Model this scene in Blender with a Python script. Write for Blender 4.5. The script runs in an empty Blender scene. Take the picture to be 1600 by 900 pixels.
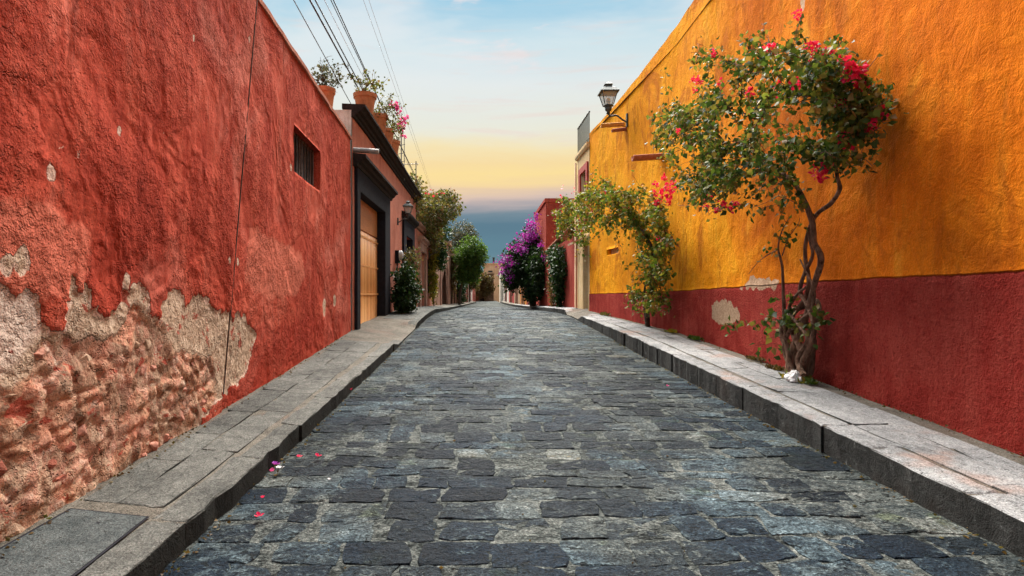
import bpy, bmesh, math, random
import numpy as np
from mathutils import Vector, Matrix, noise as mnoise

rnd = random.Random(7)
nrg = np.random.default_rng(7)
SC = bpy.context.scene
COL = SC.collection
R = math.radians

# ------------------------------------------------------------------ camera
F, VX, VY, CH = 950.0, 750.0, 458.0, 1.40          # focal length (px of 1600), vanishing point, eye height
cam = bpy.data.cameras.new('camera')
camo = bpy.data.objects.new('camera', cam); COL.objects.link(camo)
camo.location = (0, 0, CH); camo.rotation_euler = (R(90), 0, 0)
cam.sensor_fit = 'HORIZONTAL'; cam.sensor_width = 36.0
cam.lens = 36.0 * F / 1600.0
cam.shift_x = (800 - VX) / 1600.0; cam.shift_y = (VY - 450) / 1600.0
cam.clip_start = 0.05; cam.clip_end = 5000
SC.camera = camo

# ------------------------------------------------------------------ node helpers
def sock(nt, v, inp):
    if isinstance(v, bpy.types.NodeSocket): nt.links.new(v, inp)
    elif v is not None:
        try: inp.default_value = v
        except Exception:
            inp.default_value = (v, v, v) if not hasattr(v, '__len__') else tuple(v)[:len(inp.default_value)]
def nd(nt, t, **k):
    n = nt.nodes.new(t)
    for a, b in k.items(): setattr(n, a, b)
    return n
def mth(nt, op, a, b=None, c=None, clamp=False):
    n = nd(nt, 'ShaderNodeMath', operation=op, use_clamp=clamp)
    sock(nt, a, n.inputs[0]); sock(nt, b, n.inputs[1])
    if c is not None: sock(nt, c, n.inputs[2])
    return n.outputs[0]
def noi(nt, vec, scale, detail=4, rough=.55, dist=0., dim='3D'):
    n = nd(nt, 'ShaderNodeTexNoise'); sock(nt, vec, n.inputs['Vector'])
    n.inputs['Scale'].default_value = scale; n.inputs['Detail'].default_value = detail
    n.inputs['Roughness'].default_value = rough; n.inputs['Distortion'].default_value = dist
    return n.outputs['Fac']
def vor(nt, vec, scale, feature='F1'):
    n = nd(nt, 'ShaderNodeTexVoronoi', feature=feature); sock(nt, vec, n.inputs['Vector'])
    n.inputs['Scale'].default_value = scale
    return n.outputs['Distance']
def ramp(nt, fac, stops, interp='LINEAR'):
    n = nd(nt, 'ShaderNodeValToRGB'); r = n.color_ramp; r.interpolation = interp
    while len(r.elements) < len(stops): r.elements.new(.5)
    for e, (p, c) in zip(r.elements, stops):
        e.position = p
        e.color = (c, c, c, 1) if not hasattr(c, '__len__') else (c[0], c[1], c[2], 1)
    sock(nt, fac, n.inputs[0]); return n.outputs[0]
def step(nt, v, lo, hi):
    n = nd(nt, 'ShaderNodeMapRange', interpolation_type='SMOOTHSTEP')
    sock(nt, v, n.inputs[0]); n.inputs[1].default_value = lo; n.inputs[2].default_value = hi
    return n.outputs[0]
def mixc(nt, fac, a, b, mode='MIX'):
    n = nd(nt, 'ShaderNodeMix', data_type='RGBA', blend_type=mode)
    sock(nt, fac, n.inputs[0])
    for v, i in ((a, 6), (b, 7)):
        if hasattr(v, '__len__') and len(v) == 3: v = (v[0], v[1], v[2], 1)
        sock(nt, v, n.inputs[i])
    return n.outputs[2]
def bump(nt, h, strength, dist, nrm=None):
    n = nd(nt, 'ShaderNodeBump'); n.inputs['Strength'].default_value = strength
    n.inputs['Distance'].default_value = dist; sock(nt, h, n.inputs['Height'])
    if nrm is not None: nt.links.new(nrm, n.inputs['Normal'])
    return n.outputs[0]
def vscale(nt, vec, s):
    n = nd(nt, 'ShaderNodeVectorMath', operation='MULTIPLY'); sock(nt, vec, n.inputs[0])
    n.inputs[1].default_value = s; return n.outputs[0]
def pos(nt): return nd(nt, 'ShaderNodeNewGeometry').outputs['Position']
def attr(nt, name): return nd(nt, 'ShaderNodeAttribute', attribute_name=name).outputs['Fac']
def new_mat(name):
    m = bpy.data.materials.new(name); m.use_nodes = True
    nt = m.node_tree; nt.nodes.clear()
    o = nd(nt, 'ShaderNodeOutputMaterial'); b = nd(nt, 'ShaderNodeBsdfPrincipled')
    nt.links.new(b.outputs[0], o.inputs[0])
    return m, nt, b, o
def setp(nt, b, col=None, rough=None, nrm=None, spec=None, metal=None):
    if col is not None:
        if hasattr(col, '__len__') and len(col) == 3: col = (*col, 1)
        sock(nt, col, b.inputs['Base Color'])
    if rough is not None: sock(nt, rough, b.inputs['Roughness'])
    if nrm is not None: nt.links.new(nrm, b.inputs['Normal'])
    if spec is not None: b.inputs['Specular IOR Level'].default_value = spec
    if metal is not None: b.inputs['Metallic'].default_value = metal

# ------------------------------------------------------------------ sky, sun, exposure
SUN_DIR = Vector((-0.07, 0.58, 0.81)).normalized()      # towards the sun
W = bpy.data.worlds.new('World'); SC.world = W; W.use_nodes = True
nt = W.node_tree; nt.nodes.clear()
wo = nd(nt, 'ShaderNodeOutputWorld'); bg = nd(nt, 'ShaderNodeBackground')
sky = nd(nt, 'ShaderNodeTexSky', sky_type='NISHITA', sun_disc=False)
sky.sun_elevation = math.asin(SUN_DIR.z); sky.sun_rotation = math.atan2(SUN_DIR.x, SUN_DIR.y)
sky.air_density = 1.0; sky.dust_density = 2.0
tc = nd(nt, 'ShaderNodeTexCoord').outputs['Generated']
sep = nd(nt, 'ShaderNodeSeparateXYZ'); nt.links.new(tc, sep.inputs[0])
n1 = noi(nt, vscale(nt, tc, (2.6, 2.6, 20)), 1.6, 5, .6, .4)
n3 = noi(nt, vscale(nt, tc, (2.0, 2.0, 26)), 2.2, 5, .62, .5)
n2 = noi(nt, vscale(nt, tc, (1.2, 1.2, 3.0)), 1.7, 5, .6, .6)
el = mth(nt, 'ADD', sep.outputs[2], mth(nt, 'MULTIPLY', mth(nt, 'SUBTRACT', n1, .5), .045))
skycol = ramp(nt, el, [
    (0.00, (.17, .27, .32)), (.035, (.11, .25, .31)), (.075, (.065, .195, .28)), (.108, (.055, .16, .24)),
    (.128, (.13, .22, .285)), (.144, (.42, .37, .38)), (.158, (.74, .54, .44)), (.174, (.97, .69, .35)), (.190, (1.06, .79, .30)),
    (.208, (1.02, .76, .34)), (.228, (1.0, .83, .46)), (.256, (.90, .88, .72)), (.32, (.82, .88, .86)),
    (.375, (.66, .83, .88)), (.44, (.30, .62, .82)), (.60, (.42, .67, .84)), (1.0, (.60, .74, .84))])
# thin bright cloud veil over the upper sky, same statistics all round
veil = mth(nt, 'MULTIPLY', step(nt, n2, .42, .62), step(nt, sep.outputs[2], .25, .45))
skycol = mixc(nt, mth(nt, 'MULTIPLY', veil, .62), skycol, (.95, .94, .92))
n4 = noi(nt, vscale(nt, tc, (2.4, 2.4, 9)), 2.6, 5, .6, .3)
skycol = mixc(nt, mth(nt, 'MULTIPLY', mth(nt, 'MULTIPLY', step(nt, n4, .58, .70), step(nt, sep.outputs[2], .28, .40)), .6), skycol, (.98, .84, .82))
strk = mth(nt, 'MULTIPLY', step(nt, n3, .52, .72), mth(nt, 'MULTIPLY', step(nt, sep.outputs[2], .135, .19), mth(nt, 'SUBTRACT', 1, step(nt, sep.outputs[2], .30, .55))))
skycol = mixc(nt, mth(nt, 'MULTIPLY', strk, .38), skycol, (.93, .70, .62))
nis = mixc(nt, 1.0, sky.outputs[0], (.10, .10, .10), 'MULTIPLY')
skycol = mixc(nt, .90, nis, skycol)
nt.links.new(skycol, bg.inputs[0]); bg.inputs[1].default_value = 0.085
nt.links.new(bg.outputs[0], wo.inputs[0])
sl = bpy.data.lights.new('sun', 'SUN'); slo = bpy.data.objects.new('sun', sl); COL.objects.link(slo)
sl.energy = 1.5; sl.angle = R(56); sl.color = (1.0, .95, .88)
slo.rotation_euler = (-SUN_DIR).to_track_quat('-Z', 'Y').to_euler()
SC.view_settings.view_transform = 'Standard'; SC.view_settings.look = 'None'
SC.view_settings.exposure = 3.50; SC.view_settings.gamma = 1.0
SC.render.engine = 'CYCLES'
SC.cycles.max_bounces = 4; SC.cycles.diffuse_bounces = 3; SC.cycles.glossy_bounces = 2
SC.cycles.use_adaptive_sampling = True; SC.cycles.adaptive_threshold = 0.02; SC.cycles.transparent_max_bounces = 8
SC.cycles.use_denoising = True
SC.cycles.caustics_reflective = False; SC.cycles.caustics_refractive = False

# ------------------------------------------------------------------ object helpers
def obj(name, verts, faces, mat=None, parent=None, smooth=False, attrs=None):
    me = bpy.data.meshes.new(name)
    me.from_pydata([tuple(v) for v in verts], [], [tuple(f) for f in faces])
    if smooth: me.polygons.foreach_set('use_smooth', [True] * len(me.polygons))
    if attrs:
        for k, a in attrs.items():
            at = me.attributes.new(k, 'FLOAT', 'POINT'); at.data.foreach_set('value', np.asarray(a, dtype=np.float32))
    if mat is not None: me.materials.append(mat)
    me.update()
    o = bpy.data.objects.new(name, me); COL.objects.link(o)
    if parent is not None: o.parent = parent
    return o
def npobj(name, V, Q, mat=None, parent=None, smooth=False, attrs=None):
    """numpy mesh; Q int array (n,k)"""
    me = bpy.data.meshes.new(name)
    V = np.asarray(V, dtype=np.float32); Q = np.asarray(Q, dtype=np.int32); k = Q.shape[1]
    me.vertices.add(len(V)); me.vertices.foreach_set('co', V.ravel())
    me.loops.add(Q.size); me.loops.foreach_set('vertex_index', Q.ravel())
    me.polygons.add(len(Q)); me.polygons.foreach_set('loop_start', np.arange(0, Q.size, k, dtype=np.int32))
    if smooth: me.polygons.foreach_set('use_smooth', np.ones(len(Q), dtype=bool))
    if attrs:
        for kk, a in attrs.items():
            at = me.attributes.new(kk, 'FLOAT', 'POINT'); at.data.foreach_set('value', np.asarray(a, dtype=np.float32))
    me.update(calc_edges=True); me.validate()
    if mat is not None: me.materials.append(mat)
    o = bpy.data.objects.new(name, me); COL.objects.link(o)
    if parent is not None: o.parent = parent
    return o
def tag(o, label=None, cat=None, group=None, kind=None):
    if label: o['label'] = label
    if cat: o['category'] = cat
    if group: o['group'] = group
    if kind: o['kind'] = kind
    return o
def empty(name, loc=(0, 0, 0), label=None, cat=None, group=None):
    o = bpy.data.objects.new(name, None); COL.objects.link(o); o.location = loc
    return tag(o, label, cat, group)
class MB:
    def __init__(s): s.v = []; s.f = []
    def add(s, v, f):
        n = len(s.v); s.v += [tuple(p) for p in v]; s.f += [tuple(i + n for i in q) for q in f]
    def box(s, x0, x1, y0, y1, z0, z1):
        v = [(x, y, z) for z in (z0, z1) for y in (y0, y1) for x in (x0, x1)]
        s.add(v, [(0, 2, 3, 1), (4, 5, 7, 6), (0, 1, 5, 4), (2, 6, 7, 3), (0, 4, 6, 2), (1, 3, 7, 5)])
    def tube(s, pts, rad, n=8, cap=True):
        v, f = tube_geo(pts, rad, n, cap); s.add(v, f)
    def lathe(s, prof, c=(0, 0, 0), n=16, ax=Vector((0, 0, 1))):
        v = []; f = []
        for r, z in prof:
            for k in range(n):
                a = 2 * math.pi * k / n
                v.append((c[0] + r * math.cos(a), c[1] + r * math.sin(a), c[2] + z))
        for i in range(len(prof) - 1):
            for k in range(n):
                f.append((i * n + k, i * n + (k + 1) % n, (i + 1) * n + (k + 1) % n, (i + 1) * n + k))
        s.add(v, f)
    def sweep_y(s, prof, y0, y1, xf, zf=lambda y: 0, n=1, close=True):
        """prof: list of (outward, z); xf(y, outward)->x"""
        ys = np.linspace(y0, y1, n + 1); k = len(prof); v = []; f = []
        for y in ys:
            for o, z in prof: v.append((xf(y, o), y, z + zf(y)))
        for i in range(n):
            for j in range(k):
                f.append((i * k + j, i * k + (j + 1) % k, (i + 1) * k + (j + 1) % k, (i + 1) * k + j))
        f.append(tuple(range(k))); f.append(tuple(n * k + j for j in range(k)))
        s.add(v, f)
    def build(s, name, mat, parent=None, smooth=False, origin=None):
        v = s.v
        if origin is not None: v = [(a - origin[0], b - origin[1], c - origin[2]) for a, b, c in v]
        o = obj(name, v, s.f, mat, parent, smooth)
        if origin is not None: o.location = origin
        return o
def tube_geo(pts, rad, n=8, cap=True):
    pts = [Vector(p) for p in pts]
    if not hasattr(rad, '__len__'): rad = [rad] * len(pts)
    v = []; f = []; t0 = (pts[1] - pts[0]).normalized()
    u = t0.orthogonal().normalized()
    for i, p in enumerate(pts):
        a = pts[max(i - 1, 0)]; b = pts[min(i + 1, len(pts) - 1)]
        t = (b - a)
        t = t.normalized() if t.length > 1e-9 else t0
        u = (u - t * u.dot(t))
        u = u.normalized() if u.length > 1e-6 else t.orthogonal().normalized()
        w = t.cross(u)
        for k in range(n):
            an = 2 * math.pi * k / n
            v.append(p + (u * math.cos(an) + w * math.sin(an)) * rad[i])
    for i in range(len(pts) - 1):
        for k in range(n):
            f.append((i * n + k, i * n + (k + 1) % n, (i + 1) * n + (k + 1) % n, (i + 1) * n + k))
    if cap:
        f.append(tuple(range(n))); f.append(tuple((len(pts) - 1) * n + k for k in range(n)))
    return v, f
def smooth_pts(pts, rad=None, sub=3):
    """Catmull-Rom"""
    P = [Vector(p) for p in pts]; out = []; ro = []
    for i in range(len(P) - 1):
        p0 = P[max(i - 1, 0)]; p1 = P[i]; p2 = P[i + 1]; p3 = P[min(i + 2, len(P) - 1)]
        for j in range(sub):
            t = j / sub
            out.append(.5 * ((2 * p1) + (p2 - p0) * t + (2 * p0 - 5 * p1 + 4 * p2 - p3) * t * t + (3 * p1 - p0 - 3 * p2 + p3) * t ** 3))
            if rad: ro.append(rad[i] * (1 - t) + rad[i + 1] * t)
    out.append(P[-1])
    if rad: ro.append(rad[-1]); return out, ro
    return out
def fbm(x, y, z, o=4):
    return mnoise.fractal((x, y, z), 1.0, 2.0, o)          # about -1..1
def box_obj(name, x0, x1, y0, y1, z0, z1, mat, parent=None):
    m = MB(); m.box(x0, x1, y0, y1, z0, z1); return m.build(name, mat, parent)

# ------------------------------------------------------------------ the lie of the street
def tab(t):
    xs = [a for a, b in t]; ys = [b for a, b in t]
    return lambda v: float(np.interp(v, xs, ys))
_rz = tab([(-8, -.37), (0, -.085), (3.2, .025), (7.7, .187), (10.8, .317), (13.5, .445), (18, .64), (21, .71), (26, .64), (30, .57), (38, .47), (48, .37), (60, .31), (120, .28)])
def road_z(y): return (_rz(y - .8) + _rz(y) + _rz(y + .8)) / 3
kl_x = tab([(-8, -1.6), (20, -1.6), (30, -1.56), (38, -1.5), (48, -1.3), (60, -.9), (70, -.45)])
kr_x = tab([(-8, 2.85), (36, 2.85), (50, 2.55), (70, 2.3)])
kl_h = tab([(-8, .13), (11.2, .13), (11.9, .03), (15.0, .02), (15.4, .14), (23, .13), (40, .11)])
kr_h = tab([(-8, .18), (3, .18), (7, .24), (11, .255), (17.0, .16), (17.6, .03), (20.0, .02), (20.4, .15), (40, .14)])
def xl1(y): return -2.175 - .043 * y
def wl_x(y):
    return xl1(y) if y < 12.6 else tab([(12.6, -2.717), (14, -2.7), (36, -2.62), (47, -2.25), (60, -1.25), (80, -.6)])(y)
wr_x = tab([(-8, 3.62), (0, 3.70), (4.2, 3.77), (7.3, 3.85), (12.0, 3.87), (15.5, 3.69), (19, 3.42), (21, 3.38), (36, 3.2), (60, 2.9), (80, 2.7)])
def swl_z(x, y):        # pavement height left
    a, b = kl_x(y), wl_x(y); t = min(max((x - a) / (b - a), 0), 1.2)
    return road_z(y) + kl_h(y) * (1 - t) + t * .19
def swr_z(x, y):
    a, b = kr_x(y), wr_x(y); t = min(max((x - a) / (b - a), 0), 1.2)
    return road_z(y) + kr_h(y) * (1 - t) + t * max(.19, kr_h(y) + .02)
def P(px, py, Y): return Vector(((px - VX) * Y / F, Y, CH - (py - VY) * Y / F))
def wallR(px, py, t):                                   # a point t metres in front of the right-hand wall
    Y = 8.0
    for _ in range(40): Y = .5 * Y + .5 * F * (wr_x(Y) - t) / (px - VX)
    return Vector((wr_x(Y) - t, Y, CH - (py - VY) * Y / F))
def wallL(px, py, t=0):
    Y = 8.0
    for _ in range(40): Y = .5 * Y + .5 * F * (-wl_x(Y) - t) / (VX - px)
    return Vector((wl_x(Y) + t, Y, CH - (py - VY) * Y / F))
def groundpt(px, py):
    Y = 6.0
    for _ in range(60):
        h = CH - road_z(Y); Y = .6 * Y + .4 * F * h / (py - VY)
    return Vector(((px - VX) * Y / F, Y, road_z(Y)))
# ------------------------------------------------------------------ materials
def streaks(nt, p, sc=1.0): return noi(nt, vscale(nt, p, (5 * sc, 5 * sc, .55 * sc)), 1.3, 5, .6, .4)
def road_film(nt, p):
    """pale worn film, speckle and blue-grey zones shared by setts and mortar"""
    big = noi(nt, p, .75, 3, .6, .5); mid = noi(nt, vscale(nt, p, (1, 1.3, 1)), 7.5, 6, .78, .3); fine = noi(nt, p, 62, 2, .8)
    f = mth(nt, 'ADD', mth(nt, 'MULTIPLY', mid, .75), mth(nt, 'MULTIPLY', big, .34))
    f = mth(nt, 'ADD', f, mth(nt, 'MULTIPLY', mth(nt, 'SUBTRACT', noi(nt, vscale(nt, p, (1, 1.5, 1)), 26, 3, .7, .4), .5), .42))
    f = mth(nt, 'ADD', f, .02)
    return big, mid, fine, f
def mat_sett():
    m, nt, b, o = new_mat('worn_sett_stone'); p = pos(nt); t = attr(nt, 'tone')
    big, mid, fine, f = road_film(nt, p)
    base = ramp(nt, t, [(0, (.006, .010, .015)), (.3, (.011, .017, .023)), (.55, (.021, .029, .033)), (.8, (.044, .053, .053)), (1, (.10, .082, .045))])
    f = mth(nt, 'ADD', f, mth(nt, 'MULTIPLY', mth(nt, 'SUBTRACT', t, .5), .24))
    f = mth(nt, 'ADD', f, .025)
    c = mixc(nt, mth(nt, 'MULTIPLY', step(nt, f, .55, .70), .92), base, (.094, .108, .103))
    c = mixc(nt, step(nt, f, .70, .80), c, (.20, .212, .197))
    zone = step(nt, noi(nt, p, .9, 3, .5, .3), .46, .60)
    c = mixc(nt, mth(nt, 'MULTIPLY', zone, .8), c, mixc(nt, 1, c, (.74, .98, 1.22), 'MULTIPLY'))
    c = mixc(nt, 1, c, ramp(nt, fine, [(.32, .22), (.48, .85), (.56, 1.1), (.68, 2.0)]), 'MULTIPLY')
    pit = step(nt, noi(nt, vscale(nt, p, (1, 1.25, 1)), 15, 4, .66, .6), .60, .64)
    c = mixc(nt, mth(nt, 'MULTIPLY', pit, .85), c, (.006, .009, .010))
    moss = step(nt, noi(nt, p, 2.6, 4), .60, .70)
    c = mixc(nt, mth(nt, 'MULTIPLY', moss, .45), c, mixc(nt, 1, c, (1.05, 1.15, .55), 'MULTIPLY'))
    h = mth(nt, 'ADD', mth(nt, 'MULTIPLY', mid, 1.1), mth(nt, 'MULTIPLY', fine, .22))
    h = mth(nt, 'SUBTRACT', h, mth(nt, 'MULTIPLY', pit, .35))
    setp(nt, b, c, ramp(nt, mid, [(.35, .45), (.65, .8)]), bump(nt, h, 1.0, .05), .06); return m
def mat_mortar():
    m, nt, b, o = new_mat('road_mortar'); p = pos(nt)
    big, mid, fine, f = road_film(nt, p)
    c = ramp(nt, f, [(.46, (.010, .012, .012)), (.53, (.042, .049, .047)), (.63, (.105, .115, .108)), (.78, (.20, .207, .19))])
    c = mixc(nt, 1, c, ramp(nt, fine, [(.32, .25), (.48, .85), (.56, 1.1), (.68, 1.9)]), 'MULTIPLY')
    setp(nt, b, c, .9, bump(nt, mth(nt, 'ADD', mid, mth(nt, 'MULTIPLY', fine, .3)), 1, .05), .05); return m
def mat_paving(name, dark, mid, light, tint=None, ta=0.):
    m, nt, b, o = new_mat(name); p = pos(nt); t = attr(nt, 'tone')
    n1 = noi(nt, p, 1.5, 5, .64, .4); n2 = noi(nt, vscale(nt, p, (1.5, 1, 1)), 12, 6, .74, .5); n3 = noi(nt, p, 95, 3, .75)
    f = mth(nt, 'ADD', mth(nt, 'MULTIPLY', n1, .5), mth(nt, 'MULTIPLY', n2, .5))
    f = mth(nt, 'ADD', f, mth(nt, 'MULTIPLY', mth(nt, 'SUBTRACT', t, .5), .14))
    c = ramp(nt, f, [(.28, dark), (.46, mid), (.66, light)])
    if tint: c = mixc(nt, mth(nt, 'MULTIPLY', step(nt, noi(nt, p, 1.1, 4, .6), .54, .68), ta), c, tint)
    c = mixc(nt, 1, c, ramp(nt, n3, [(.32, .30), (.48, .9), (.56, 1.05), (.70, 1.7)]), 'MULTIPLY')
    sp = step(nt, noi(nt, p, 26, 4, .66), .62, .67)
    c = mixc(nt, mth(nt, 'MULTIPLY', sp, .7), c, (.02, .02, .018))
    # grime plus shade painted into the colour of the stone's upright faces
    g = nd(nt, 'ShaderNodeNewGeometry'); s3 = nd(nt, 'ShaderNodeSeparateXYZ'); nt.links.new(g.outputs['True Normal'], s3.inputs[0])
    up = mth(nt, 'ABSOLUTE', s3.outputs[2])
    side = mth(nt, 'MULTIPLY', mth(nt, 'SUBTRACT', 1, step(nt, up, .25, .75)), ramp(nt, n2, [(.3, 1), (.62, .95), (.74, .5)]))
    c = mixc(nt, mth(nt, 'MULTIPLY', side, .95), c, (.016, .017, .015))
    h = mth(nt, 'ADD', n2, mth(nt, 'MULTIPLY', n3, .3))
    setp(nt, b, c, .8, bump(nt, h, 1.0, .035), .08); return m
def mat_plaster(name, c0, c1, c2, fine=1.0, chips=None, grime=.25, scale=1.0, stain=None, peelcol=None):
    """lime-washed render: clouded colour, runs, trowel relief, scattered chips; optional 'peel' attribute"""
    m, nt, b, o = new_mat(name); p = pos(nt)
    n1 = noi(nt, p, .9 * scale, 6, .62, .5); n2 = noi(nt, p, 6 * scale, 6, .66, .3); st = streaks(nt, p)
    f = mth(nt, 'ADD', mth(nt, 'MULTIPLY', n1, .46), mth(nt, 'ADD', mth(nt, 'MULTIPLY', n2, .24), mth(nt, 'MULTIPLY', st, .3)))
    c = ramp(nt, f, [(.36, c0), (.5, c1), (.64, c2)])
    if stain:
        sm = mth(nt, 'MULTIPLY', step(nt, st, .55, .70), step(nt, n1, .42, .58))
        c = mixc(nt, mth(nt, 'MULTIPLY', sm, .55), c, stain)
    n3 = noi(nt, p, 55, 5, .7); n4 = noi(nt, p, 13, 5, .6, .4)
    c = mixc(nt, 1, c, ramp(nt, n3, [(.25, 1 - grime), (.7, 1 + grime * .5)]), 'MULTIPLY')
    if chips:
        ch = step(nt, noi(nt, p, 5.5, 4, .6, .8), .735, .75)
        c = mixc(nt, ch, c, chips)
    h = mth(nt, 'ADD', mth(nt, 'MULTIPLY', n4, 1.0), mth(nt, 'MULTIPLY', n3, .35))
    nb = bump(nt, h, .75 * fine, .03)
    setp(nt, b, c, .95, nb, .05); return m
def mat_redwall():
    m, nt, b, o = new_mat('brick_red_lime_render'); p = pos(nt)
    n1 = noi(nt, p, .8, 6, .62, .5); n2 = noi(nt, p, 5, 6, .66, .4); st = streaks(nt, p)
    f = mth(nt, 'ADD', mth(nt, 'MULTIPLY', n1, .42), mth(nt, 'ADD', mth(nt, 'MULTIPLY', n2, .26), mth(nt, 'MULTIPLY', st, .32)))
    red = ramp(nt, f, [(.37, (.30, .038, .021)), (.47, (.46, .070, .040)), (.54, (.56, .105, .060)), (.62, (.68, .175, .112))])
    fade = step(nt, noi(nt, p, .55, 5, .66, .8), .50, .66)
    red = mixc(nt, mth(nt, 'MULTIPLY', fade, .7), red, (.64, .195, .135))
    drk = mth(nt, 'MULTIPLY', step(nt, st, .54, .68), step(nt, noi(nt, p, .7, 3, .5), .42, .58))
    red = mixc(nt, mth(nt, 'MULTIPLY', drk, .7), red, (.17, .022, .014))
    red = mixc(nt, mth(nt, 'MULTIPLY', attr(nt, 'dado'), .5), red, (.34, .035, .02))
    pt = attr(nt, 'patch'); pn = mth(nt, 'ADD', pt, mth(nt, 'MULTIPLY', mth(nt, 'SUBTRACT', n2, .5), .9))
    red = mixc(nt, mth(nt, 'MULTIPLY', step(nt, pn, .38, .62), .62), red, (.72, .22, .14))
    n3 = noi(nt, p, 60, 3, .7); n4 = noi(nt, p, 7, 4, .58, 0); n5 = noi(nt, p, 26, 4, .62, 0)
    trowel = ramp(nt, noi(nt, p, 1.25, 3, .6, .5), [(.38, .12), (.62, 1.0)])
    red = mixc(nt, 1, red, ramp(nt, n3, [(.28, .62), (.7, 1.2)]), 'MULTIPLY')
    # little scars showing pale undercoat
    scar = step(nt, noi(nt, p, 4.1, 5, .62, 1.2), .742, .752)
    red = mixc(nt, scar, red, (.60, .36, .27))
    # hairline runs of pale plaster
    # peeled: undercoat, then rubble core
    pe = mth(nt, 'ADD', attr(nt, 'peel'), mth(nt, 'MULTIPLY', mth(nt, 'SUBTRACT', n5, .5), .22))
    under = ramp(nt, mth(nt, 'ADD', mth(nt, 'MULTIPLY', n5, .6), mth(nt, 'MULTIPLY', n3, .4)), [(.34, (.26, .165, .10)), (.5, (.56, .40, .28)), (.64, (.72, .56, .42))])
    core = ramp(nt, mth(nt, 'ADD', mth(nt, 'MULTIPLY', n2, .75), mth(nt, 'MULTIPLY', n5, .25)), [(.36, (.15, .075, .05)), (.43, (.36, .225, .155)), (.50, (.54, .39, .28)), (.56, (.54, .30, .22)), (.64, (.70, .56, .45))])
    rosy = step(nt, noi(nt, p, 1.9, 5, .65, .6), .50, .62)
    core = mixc(nt, mth(nt, 'MULTIPLY', rosy, .4), core, (.55, .22, .16))
    vc = nd(nt, 'ShaderNodeTexVoronoi', feature='F1'); sock(nt, vscale(nt, p, (5, 5.5, 8.5)), vc.inputs['Vector']); vc.inputs['Scale'].default_value = 1.0
    core = mixc(nt, .75, core, mixc(nt, 1, core, ramp(nt, vc.outputs['Color'], [(.1, (.55, .42, .36)), (.45, (1.0, .95, .9)), (.7, (1.25, .9, .75)), (.95, (1.3, 1.35, 1.35))]), 'MULTIPLY'))
    hole = step(nt, noi(nt, p, 7, 4, .7, .4), .63, .70)
    core = mixc(nt, mth(nt, 'MULTIPLY', hole, .7), core, (.08, .032, .02))
    core = mixc(nt, 1, core, ramp(nt, n3, [(.25, .75), (.7, 1.15)]), 'MULTIPLY')
    pale = step(nt, pe, .47, .51); deep = step(nt, mth(nt, 'ADD', attr(nt, 'core'), mth(nt, 'MULTIPLY', mth(nt, 'SUBTRACT', n5, .5), .5)), .4, .6)
    wh = attr(nt, 'white'); under = mixc(nt, step(nt, wh, .3, .7), under, (.74, .58, .47))
    flk = mth(nt, 'MULTIPLY', pale, mth(nt, 'SUBTRACT', 1, step(nt, pe, .54, .66)))
    under = mixc(nt, mth(nt, 'MULTIPLY', flk, step(nt, n2, .40, .55)), under, (.74, .52, .41))
    raw = mixc(nt, deep, under, core)
    remn = step(nt, noi(nt, vscale(nt, p, (1, 1, 1.4)), 3.4, 5, .68, .5), .60, .635)
    raw = mixc(nt, mth(nt, 'MULTIPLY', remn, .85), raw, (.46, .085, .055))
    c = mixc(nt, pale, red, raw)
    h = mth(nt, 'ADD', mth(nt, 'MULTIPLY', n4, 1.0), mth(nt, 'ADD', mth(nt, 'MULTIPLY', n5, .75), mth(nt, 'MULTIPLY', n3, .3)))
    h = mth(nt, 'MULTIPLY', h, mth(nt, 'MAXIMUM', mth(nt, 'MULTIPLY', trowel, mth(nt, 'SUBTRACT', 1, deep)), mth(nt, 'MULTIPLY', pale, .45)))
    pock = mth(nt, 'MULTIPLY', step(nt, noi(nt, vscale(nt, p, (1, 1, 1.3)), 13, 3, .66, 0), .57, .64), trowel)
    h = mth(nt, 'SUBTRACT', h, mth(nt, 'MULTIPLY', pock, .30))
    h = mth(nt, 'SUBTRACT', h, mth(nt, 'MULTIPLY', pale, .25))
    setp(nt, b, c, .92, bump(nt, h, 1.0, .055), .03); return m
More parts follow.
